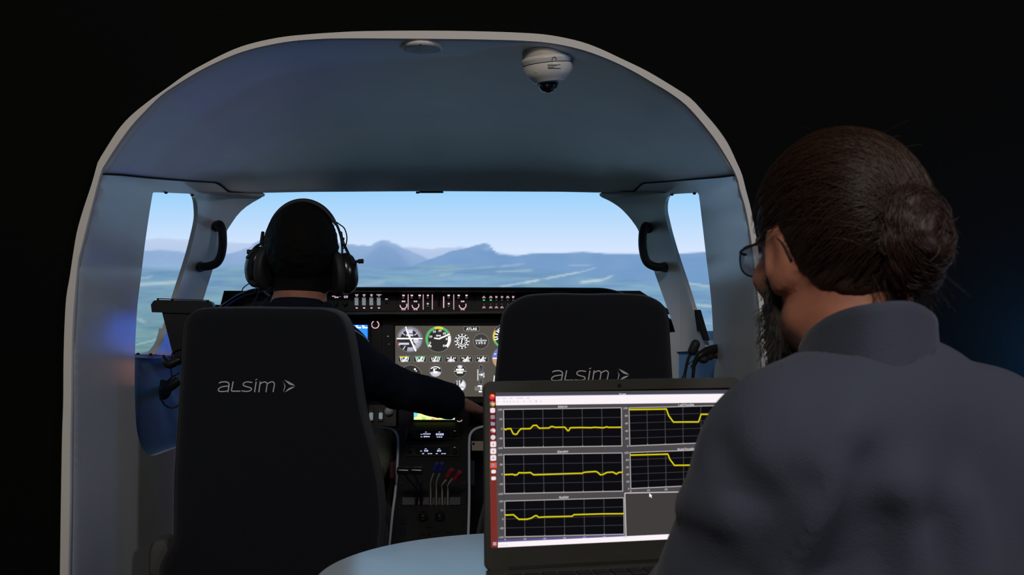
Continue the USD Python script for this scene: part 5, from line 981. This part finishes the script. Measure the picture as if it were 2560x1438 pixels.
def shirt1(q):
    d = torso1(q, .014); d = smin(d, arm(q, SHR, ELR, WRR + (WRR - ELR) * .03, .066, .053, .050), .03); d = smin(d, arm(q, SHL, ELL, WRL, .066, .056, .044), .03)
    d = d + wr(q, 22, .012, 3) * np.clip((NK[2] - .10 - q[:, 2]) / .06, 0, 1); neck = s_cone(q, NK + [0, 0, .12], NK - [0, 0, .045], .078, .069); d = smax(d, -neck, .006)
    aw = unit(WRR - ELR); d = smax(d, (q - (WRR + aw * .004)) @ aw, .004); return d
part(T, 'shirt', clean(nets(shirt1, (-.95, 2.76, .46), (.02, 3.42, 1.10), .0065), 2), 'navy_cloth', True, label='dark navy long-sleeved shirt')
cl = NK + np.array([0, -.006, -.040]); part(T, 'shirt_collar', lathe([(.060, .012), (.0615, .015), (.064, .012), (.069, -.006), (.080, -.024), (.080, -.05)], cl, (0.02, .16, 1), 40), 'navy_cloth', 60)
def march(fn, px, py, d0, d1, n=240):
    ds = np.linspace(d0, d1, n); pts = np.array([P(px, py, d) for d in ds]); v = fn(pts); k = np.argmax(v < 0); return pts[k] if v[k] < 0 else None
st = [march(shirt1, x, y, 2.75, 3.3) for x, y in ((873, 822.5), (882, 825), (893, 831), (905, 839), (915, 847), (922, 855.5))]; st = [s_ for s_ in st if s_ is not None]
if len(st) > 2: part(T, 'shoulder_piping', tube(smooth_line(np.array(st) + [0, -.001, .001], 24), .0017, 6), 'white_piping', 60, label='thin pale piping on the sleeve')
def trousers1(q): return smax(legs1(q, .010) + wr(q, 18, .012, 5), -(q[:, 2] - .12), .004)
part(T, 'trousers', clean(nets(trousers1, (-.85, 2.90, .10), (-.24, 3.66, .72), .008), 2), 'khaki_cloth', True, label='khaki trousers')
for an in (ANR, ANL):
    part(T, 'shoe', clean(nets(lambda q: smax(foot(q, an) - .008, (q[:, 2] - an[2] - .01), .004), an + [-.07, -.1, -.13], an + [.07, .23, .04], .007), 2), 'black_plastic', True)
def hair1(q):
    p = (q - C1) @ R1; d = s_ell(p, (0, -.014, .022), (.0845, .106, .103)) - .002 + (meshkit.fbm(p * 90, 2, 4) - .5) * .006
    d = np.minimum(d, np.maximum(smin(head_sdf(p), s_cone(q, C1 + R1 @ np.array([0, -.022, -.04]), NK - [0, 0, .06], .054, .058), .025) - .0035, p[:, 1] - .0))
    low = np.interp(p[:, 1], [-.11, -.06, -.01, .03, .07, .1], [-.134, -.126, -.085, -.01, .055, .075]); return smax(d, (low + (meshkit.fbm(p * 170, 2, 9) - .5) * .026) - p[:, 2], .006)
part(T, 'hair', nets(hair1, C1 - [.12, .14, .17], C1 + [.12, .14, .16], .0032), 'hair_dark', True, label='short dark hair')
eyes(T, C1, R1)

# headset on the pilot
T = thing('aviation_headset', "black headset worn over the pilot's short hair with looping cords", 'headset', C1)
def H(x, y, z): return C1 + R1 @ np.array([x, y, z])
ang = np.linspace(math.radians(-8), math.radians(188), 50); bandp = np.array([H(.097 * math.cos(a), -.002 + .004 * math.sin(a), .012 + .119 * math.sin(a)) for a in ang])
def ribbon(pts, w, t, axis):
    """a band with a rounded flat section; w along axis"""
    p = np.asarray(pts); tg = np.gradient(p, axis=0); tg /= np.linalg.norm(tg, axis=1, keepdims=True); ax = np.asarray(axis, float) / np.linalg.norm(axis); nn = np.cross(tg, ax); nn /= np.linalg.norm(nn, axis=1, keepdims=True)
    a = np.arange(14) * 2 * np.pi / 14; ww = np.broadcast_to(w, (len(p),)); tt = np.broadcast_to(t, (len(p),)); sg = lambda v: np.sign(v) * np.abs(v) ** .6
    return loft([p[i] + np.outer(sg(np.cos(a)) * ww[i], ax) + np.outer(sg(np.sin(a)) * tt[i], nn[i]) for i in range(len(p))])
s_ = np.sin(np.clip(ang, 0, np.pi)); part(T, 'headband', ribbon(bandp, .006 + .006 * s_, .0022 + .0008 * s_, R1 @ np.array([0, 1, 0])), 'black_plastic', 50)
pa = ang[10:40]; part(T, 'headband_pad', ribbon(np.array([H(.094 * math.cos(a), -.002, .012 + .121 * math.sin(a)) for a in pa]), .020, .0065 * np.sin((pa - pa[0]) / (pa[-1] - pa[0]) * np.pi) ** .4 + .0005, R1 @ np.array([0, 1, 0])), 'grip_black', 50)
for s, cx, cy, tilt in ((-1, 645, 668, .12), (1, 866, 684, -.06)):
    c = P(cx, cy, 2.925) ; Rm = frame(s * .45, 0, tilt)
    cup = part(T, 'ear_cup', loft([c + (Rm @ np.stack([np.full(28, s * x), r * .036 * np.cos(a_), r * .051 * np.sin(a_)])).T for a_ in [np.arange(28) * 2 * np.pi / 28] for x, r in ((-.014, .86), (-.011, .96), (0, 1.0), (.008, .97), (.016, .86), (.0225, .66), (.0255, .40), (.0262, .05))]), 'black_gloss', 60)
    part(T, 'ear_cushion', loft([c + (Rm @ np.stack([np.full(28, s * x), r * .036 * np.cos(a_), r * .052 * np.sin(a_)])).T for a_ in [np.arange(28) * 2 * np.pi / 28] for x, r in ((-.012, .84), (-.014, .98), (-.020, 1.06), (-.030, 1.04), (-.035, .9), (-.035, .5))]), 'grip_black', 60)
    kx, ky = (622.5, 630) if s < 0 else (904, 653.5)
    kp = P(kx, ky, 2.925); part(T, 'volume_knob', cat(lathe([(.0032, -.012), (.0036, -.004), (.0052, -.003), (.0058, 0), (.0052, .003), (.0058, .004), (.0058, .009), (.004, .010)], kp - np.array([s * .005, 0, 0]), (s, -.1, .05), 14)), 'black_plastic', 40)
    part(T, 'cup_screw', ball(P(639, 672, 2.885) if s < 0 else P(853.5, 691.5, 2.885), .0032, 2), 'screw', 60, label='small bright screw on the cup')
    yk = [H(s * .099, -.006, .045), P(657, 606, 2.93) if s < 0 else P(858, 606, 2.93), c + Rm @ np.array([s * .004, -.012, .048]), c + Rm @ np.array([s * .010, -.034, .02])]; part(T, 'yoke', tube(smooth_line(yk, 24), .0034, 8), 'black_plastic', 60)
    part(T, 'slider_clip', rbox(P(655, 596, 2.92) if s < 0 else P(854, 596, 2.92), (.007, .012, .034), .002, frame(0, 0, s * -.15)), 'black_plastic', False)
def wire(px, d=2.9, r=.0016): part(T, 'cord', tube(smooth_line([P(x, y, d) for x, y in px], 50), r, 6), 'black_plastic', 60)
wire([(692, 543), (680, 551), (673, 561), (668, 580), (663, 600), (656, 612), (649, 628), (643, 645), (636, 662), (626, 676), (621, 690), (624, 702), (632, 708)])
wire([(842, 556), (850, 562), (860, 570), (866, 585), (867, 600), (864, 614), (858, 622)]); wire([(632, 706), (618, 712), (607, 722), (606, 731), (613, 737), (625, 737), (636, 729), (642, 717)], 2.9, .0013)
wire([(650, 718), (646, 733), (638, 750), (628, 766), (620, 790)], 2.9, .0013); wire([(664, 722), (672, 735), (682, 745), (690, 757)], 2.9, .0012)
part(T, 'cord_clamp', cat(rbox(P(634, 708, 2.9), (.018, .012, .011), .003, frame(0, 0, .5))), 'black_plastic', False)
part(T, 'microphone_boom', tube(smooth_line([P(640, 700, 2.95), P(655, 725, 3.0), P(675, 742, 3.06), P(700, 752, 3.10)], 24), .0025, 8), 'black_plastic', 60)
part(T, 'microphone', ball(P(703, 752, 3.105), (.016, .011, .010), 2), 'grip_black', 60)
# ---- the person in front, seen from behind at the right
C2 = P(2090, 632, 1.30); R2 = frame(math.radians(21), math.radians(4), math.radians(-2))
TY = frame(math.radians(24))                                # the trunk's turn
NB = P(2166, 842, 1.195)                                    # base of the neck
NT = P(2205, 1038, 1.20); SL, SR_ = P(1985, 1165, 1.150), P(2466, 1150, 1.285); CH2, PE2 = np.array([.365, 1.225, .80]), np.array([.33, 1.17, .54])
EL2, WL2 = P(1838, 1440, 1.20), P(1640, 1560, 1.42); ER2, WR2 = np.array([.66, 1.22, .74]), np.array([.48, 1.42, .755])
HL2 = hand_cones(WL2, (-.15, .9, -.15), (0, .15, 1), -1, .45); HR2 = hand_cones(WR2, (-.5, .8, -.05), (0, .05, 1), 1, .45)
H2 = [(np.array([.24, 1.20, .50]), np.array([.13, 1.60, .50]), np.array([.12, 1.66, .10])), (np.array([.42, 1.22, .50]), np.array([.40, 1.62, .50]), np.array([.40, 1.70, .10]))]
def trunk2(q, g=0.0):
    d = e_cone(q, PE2, CH2, .150, .168, TY, .66); d = smin(d, e_cone(q, CH2, CH2 + [0, -.01, .06], .168, .115, TY, .62), .05); d = smin(d, s_cone(q, SL + (SR_ - SL) * .08, SL + (SR_ - SL) * .92, .066, .066), .06)
    for s_ in (SL, SR_): d = smin(d, s_cone(q, NT, s_ + [0, 0, .006], .050, .052), .06)
    return d - g
def legs2(q, g=0.0):
    d = None
    for a, b, c in H2: e = smin(s_cone(q, a, b, .085, .060), s_cone(q, b, c, .058, .042), .02); d = e if d is None else np.minimum(d, e)
    return smin(d, e_cone(q, H2[0][0], H2[1][0], .11, .11, TY, .95), .03) - g
def body2(q):
    d = near(q, C2, .25, .15, lambda p: head_sdf((p - C2) @ R2)); d = smin(d, s_cone(q, C2 + R2 @ np.array([0, -.020, -.03]), NT + [0, .01, 0], .055, .062), .03); d = smin(d, trunk2(q, -.016), .03)
    d = np.minimum(d, smin(arm(q, SL, EL2, WL2, .052, .042, .028), near(q, HL2[3][1], .24, .14, lambda p: cones(p, HL2, .006)), .012)); d = np.minimum(d, smin(arm(q, SR_, ER2, WR2, .052, .042, .028), near(q, HR2[3][1], .24, .14, lambda p: cones(p, HR2, .006)), .012)); d = smin(d, legs2(q), .02)
    for _, _, c in H2: d = np.minimum(d, foot(q, c))
    return d
T = thing('person', 'person with a brown hair bun, beard and dark grey jacket watching the laptop from behind', 'person', (.35, 1.2, 0))
part(T, 'body', clean(nets(body2, (.0, 1.0, .0), (.80, 1.92, 1.31), .0052)), 'skin', True)
def base2(q):
    d = trunk2(q, .016); d = smin(d, arm(q, SL, EL2, WL2, .074, .064, .046), .045); d = smin(d, arm(q, SR_, ER2, WR2, .074, .066, .048), .045); return smax(d, -(q[:, 2] - .46), .01)
FOLD = [([(2128, 1090), (2100, 1160), (2060, 1250), (2010, 1340), (1960, 1438)], .016, 1), ([(2160, 1170), (2150, 1260), (2115, 1350), (2080, 1438)], .020, -1), ([(2262, 1230), (2270, 1300), (2285, 1380), (2290, 1450)], .017, 1), ([(2222, 1330), (2226, 1400), (2236, 1450)], .017, -1),
        ([(2400, 1270), (2420, 1340), (2440, 1450)], .016, 1), ([(2340, 1310), (2355, 1380), (2368, 1450)], .014, -1), ([(2010, 1230), (1960, 1330), (1910, 1440)], .014, -1), ([(1795, 1120), (1830, 1180), (1900, 1240)], .010, -1), ([(1712, 1262), (1750, 1266), (1810, 1292)], .010, 1)]
FP = []
for px, r, sg in FOLD:
    pts = [march(base2, x, y, .85, 1.5) for x, y in px]; pts = [p for p in pts if p is not None]
    if len(pts) > 1: FP.append((smooth_line(np.array(pts), 8), r, sg))
def jacket2(q):
    d = base2(q); near = d < .08
    if near.any():
        qq = q[near]; dd = d[near]
        for pts, r, sg in FP:
            w = np.min([np.linalg.norm(qq - a - np.clip(((qq - a) @ (b - a)) / max((b - a) @ (b - a), 1e-9), 0, 1)[:, None] * (b - a), axis=1) for a, b in zip(pts[:-1], pts[1:])], axis=0)
            dd = dd - sg * r * 1.05 * np.exp(-(w / (r * 1.75)) ** 2)
        dd = dd + (meshkit.fbm(qq * [9, 9, 5], 3, 2) - .5) * .018
        d = d.copy(); d[near] = dd
    neck = s_cone(q, NB + [0, 0, .12], NB - [0, 0, .015], .080, .062); d = smax(d, -neck, .008)
    for a, b in ((EL2, WL2), (ER2, WR2)): aw = unit(b - a); d = smax(d, np.where(((q - b) @ aw > -.15) & (np.linalg.norm(q - b, axis=1) < .2), (q - b) @ aw + .01, -1), .004)
    return d
part(T, 'jacket', clean(nets(jacket2, (.0, .98, .42), (.84, 1.56, 1.12), .0062), 2), 'jacket_cloth', True, label='dark grey jacket')
# stand-up collar: a band round the neck, open at the throat
cpx = [(2004, 868, 1.262, .030), (2016, 846, 1.235, .034), (2038, 820, 1.205, .036), (2072, 797, 1.175, .038), (2120, 778, 1.150, .040), (2168, 768, 1.135, .040), (2215, 762, 1.13, .040), (2262, 760, 1.135, .040), (2300, 769, 1.155, .038), (2326, 786, 1.18, .036), (2338, 812, 1.215, .034), (2332, 836, 1.25, .032), (2300, 860, 1.275, .030)]
top = smooth_line(np.array([P(x, y, d) for x, y, d, _ in cpx]), 60); hh = np.interp(np.linspace(0, 1, 60), np.linspace(0, 1, len(cpx)), [c[3] for c in cpx]); cen = top.mean(0)
rad = top - cen; rad[:, 2] = 0; rad /= np.linalg.norm(rad, axis=1, keepdims=True); _k = np.linspace(0, 1, 9)
lay = [top + rad * (-.004) + np.outer(hh, [0, 0, -1]) * 1.3] + [top + rad * (-.004 + .0) + np.outer(hh * (1 - t), [0, 0, -1]) for t in _k[2:]] + [top + rad * .000 + [0, 0, .003]] + [top + rad * (.004 + .008 * t ** 1.5) + np.outer(hh * 1.6 * t, [0, 0, -1]) for t in _k]
part(T, 'collar', open_loft(lay + [lay[0]]), 'jacket_cloth', 60, label='stand-up jacket collar')
part(T, 'trousers', clean(nets(lambda q: smax(legs2(q, .010) + wr(q, 18, .012, 5), -(q[:, 2] - .12), .004), (.02, 1.02, .10), (.56, 1.80, .64), .009), 2), 'navy_cloth', True)
for _, _, an in H2: part(T, 'shoe', clean(nets(lambda q: smax(foot(q, an) - .008, (q[:, 2] - an[2] - .01), .004), an + [-.07, -.1, -.12], an + [.07, .23, .04], .007), 2), 'black_plastic', True)
eyes(T, C2, R2)
def loc2(p): return (p - C2) @ R2
def wor2(p): return np.asarray(p) @ R2.T + C2
BUN = np.array([.010, -.112, .018])                       # where the hair is gathered
def hairline(p):                                             # lowest hair for a place on the head
    az = np.degrees(np.arctan2(np.abs(p[:, 0]), p[:, 1])); return np.interp(az, [0, 30, 50, 68, 80, 88, 98, 106, 114, 130, 150, 180], [.082, .074, .050, .012, .000, .032, .036, .018, -.016, -.042, -.049, -.050])
def hair2(q):
    p = loc2(q); d = s_ell(p, (0, -.014, .024), (.0790, .1010, .0955)); back = np.clip((-p[:, 1] + .02) / .1, 0, 1)
    d = d - .004 - .004 * np.exp(-((p[:, 2] - .09) / .05) ** 2) + (meshkit.fbm(p * [60, 22, 60], 3, 6) - .5) * .007
    d = np.minimum(d, np.maximum(smin(head_sdf(p), s_cone(q, C2 + R2 @ np.array([0, -.020, -.03]), NT + [0, .01, 0], .055, .062), .03) - .005, p[:, 1] - .01)); d = smax(d, hairline(p) + (meshkit.fbm(p * 110, 2, 8) - .5) * .010 - p[:, 2], .010)
    return smin(d, s_cone(p, BUN + [0, .03, 0], BUN, .034, .024), .02)
part(T, 'hair', clean(nets(hair2, C2 - [.16, .19, .14], C2 + [.16, .15, .16], .0034), 1), 'hair_brown', True, label='brown hair pulled back')
def bun2(q):
    p = loc2(q) - BUN - np.array([-.004, -.004, -.010]); d = None
    for i in range(5):                                       # coils of the knot
        a = np.linspace(0, 5.2, 9) + i * 1.25; r = .031 - .0045 * i; pts = np.stack([r * np.cos(a) * .85, -.006 * i - .004 * np.sin(a * .7), r * np.sin(a) * 1.3], 1) + [.0, -.004, -.006]
        for u_, v_ in zip(pts[:-1], pts[1:]): e = s_cone(p, u_, v_, .0125, .0125); d = e if d is None else smin(d, e, .006)
    return d + (meshkit.fbm(p * [120, 60, 120], 2, 3) - .5) * .004
bn = clean(nets(bun2, C2 - [.20, .24, .14], C2 + [.24, .05, .16], .0030), 1); part(T, 'hair_bun', bn, 'hair_brown', True, label='rounded hair bun')
def strands(name, polylines, width, mat_, label=None, kind=None):
    p = path_of(name, T); c = UsdGeom.BasisCurves.Define(stage, p); o = ORIGIN[T]
    pts = np.vstack(polylines) - o; c.CreatePointsAttr(Vt.Vec3fArray.FromNumpy(pts.astype(np.float32))); c.CreateCurveVertexCountsAttr(Vt.IntArray([len(x) for x in polylines]))
    c.CreateTypeAttr('linear'); c.CreateWrapAttr('nonperiodic'); c.CreateWidthsAttr(Vt.FloatArray([width])); c.SetWidthsInterpolation('constant'); UsdShade.MaterialBindingAPI.Apply(c.GetPrim()).Bind(MAT[mat_]); tag(c.GetPrim(), label, None, None, kind)
rs = np.random.default_rng(5); P2 = []
def on_scalp(p, lift):                                       # push a local point out to the hair surface
    q = p - np.array([0, -.014, .024]); r = np.array([.0800, .1020, .1000]) + .004 + lift; k = np.linalg.norm(q / r, axis=-1, keepdims=True); return q / k + np.array([0, -.014, .024])
while len(P2) < 2600:
    az = rs.uniform(0, 2 * math.pi); el = rs.uniform(-.8, 1.45); u_ = np.array([math.sin(az) * math.cos(el), math.cos(az) * math.cos(el), math.sin(el)]) * .1 + [0, -.014, .024]; u_ = on_scalp(u_, 0)
    if u_[2] < hairline(u_[None])[0] + .004: continue
    e_ = BUN + np.array([rs.normal(0, .014), .020, rs.normal(0, .014)]); t = np.linspace(0, 1, 12)[:, None] * min(1, rs.uniform(.45, 1.15)); l = on_scalp(u_ * (1 - t) + e_ * t + np.array([0, 0, .02]) * np.sin(np.pi * t), .002 + rs.uniform(0, .0035)); l = l * (1 - np.clip(t - .86, 0, 1) * 2) + (u_ * (1 - t) + e_ * t) * np.clip(t - .86, 0, 1) * 2
    P2.append(wor2(l + rs.normal(0, .0006, 3)))
strands('hair_strand', P2, .00055, 'hair_light', kind='stuff')
bv, bf = bn; bm = trimesh.Trimesh(bv, bf, process=False); bnn = bm.vertex_normals; bl = loc2(bv) - BUN; B2_ = []
for i in rs.choice(len(bv), 900):
    c = bv[i] + bnn[i] * .001; ax3 = R2 @ np.array([.2, -1, .1]); tdir = unit(np.cross(bnn[i], ax3) + rs.normal(0, .15, 3)); B2_.append(np.array([c + tdir * s * .012 - bnn[i] * (s * s) * .0032 + bnn[i] * .0006 for s in np.linspace(-1.6, 1.6, 9)]))
strands('bun_strand', B2_, .00055, 'hair_light', kind='stuff')
W2 = []
for i in range(150):                                          # loose ends at the nape and over the crown
    s0 = on_scalp(np.array([rs.uniform(-.03, .07), -.09, rs.uniform(-.055, -.02)]), .002) if i < 120 else on_scalp(np.array([rs.uniform(-.06, .06), rs.uniform(-.05, .06), .11]), .003)
    dr_ = np.array([rs.normal(0, .4), -.5, -1.0]) if i < 120 else np.array([rs.normal(0, .6), -.6, .35]); t = np.linspace(0, 1, 8)[:, None]; W2.append(wor2(s0 + unit(dr_) * t * rs.uniform(.012, .045) + np.array([rs.normal(0, .006), rs.normal(0, .004), -.004]) * t ** 2))
strands('loose_hair', W2, .00045, 'hair_brown', kind='stuff')
def beard2(q):
    p = loc2(q); d = head_sdf(p) - .007 + (meshkit.fbm(p * 160, 2, 5) - .5) * .007; d = smin(d, s_ell(p, (0, .062, -.112), (.036, .032, .034)), .02)
    up = np.interp(p[:, 1], [-.02, .015, .05, .075, .12], [.0, -.012, -.050, -.052, -.046]); d = smax(d, p[:, 2] - up - (meshkit.fbm(p * 120, 2, 7) - .5) * .012, .006); d = smax(d, np.interp(p[:, 2], [-.12, -.06, -.03, .0, .03], [.028, .016, .012, .016, .018]) - p[:, 1], .008)
    m = s_ell(p, (0, .100, -.0625), (.020, .014, .007)); return smax(d, -m, .003)
bd = clean(nets(beard2, C2 - [.17, .17, .18], C2 + [.13, .17, .07], .0034), 1); part(T, 'beard', bd, 'beard', True, label='full dark beard')
bm = trimesh.Trimesh(*bd, process=False); nn_ = bm.vertex_normals; B3 = []
for i in rs.choice(len(bd[0]), 1700):
    g = unit(nn_[i] * .6 + R2 @ np.array([0, .2, -1]) * .8 + rs.normal(0, .22, 3)); L = rs.uniform(.008, .017); t = np.linspace(0, 1, 5)[:, None]; B3.append(bd[0][i] + g * t * L + np.array([0, 0, -.003]) * t ** 2)
strands('beard_hair', B3, .0005, 'beard', kind='stuff')
# eyeglasses
T = thing('eyeglasses', 'thin rimmed eyeglasses with bluish lenses worn by the bearded person', 'glasses', C2)
for s in (-1, 1):
    a = np.arange(36) * 2 * np.pi / 36; sq = lambda v: np.sign(v) * np.abs(v) ** .75
    rimp = np.stack([s * (.035 + .0265 * sq(np.cos(a))) , .099 - .006 * np.cos(a) ** 2 * 0 - .004 * np.maximum(np.cos(a), 0), .001 + .0185 * sq(np.sin(a))], 1)
    rm = part(T, 'rim', tube(wor2(rimp), .0010, 8, closed=True), 'black_plastic', 60)
    part(rm, 'lens', loft([wor2(rimp * [1, 1, 1] - [0, .0006, 0]), wor2(rimp + [0, .0006, 0])]), 'lens', 40)
    part(T, 'temple', tube(smooth_line(wor2([(s * .0545, .093, .008), (s * .064, .089, .010), (s * .074, .066, .012), (s * .080, .03, .015), (s * .082, .0, .022), (s * .081, -.018, .012), (s * .078, -.030, -.008)]), 30), .0015, 8), 'black_plastic', 60)
part(T, 'bridge', tube(smooth_line(wor2([(-.009, .098, .004), (0, .106, .008), (.009, .098, .004)]), 10), .0013, 8), 'black_plastic', 60)
# stool that carries the person, below the picture
T = thing('stool', 'round black stool under the bearded person', 'stool', (.33, 1.17, 0))
part(T, 'cushion', lathe([(.16, 0), (.185, .012), (.19, .03), (.18, .048), (.15, .055)], (.33, 1.17, .365), (0, 0, 1), 40), 'black_plastic', 40); part(T, 'column', cyl((.33, 1.17, .03), (.33, 1.17, .37), .025, 20), 'steel', 40); part(T, 'foot', lathe([(.22, 0), (.22, .012), (.05, .04)], (.33, 1.17, 0.0), (0, 0, 1), 40), 'black_plastic', 40)
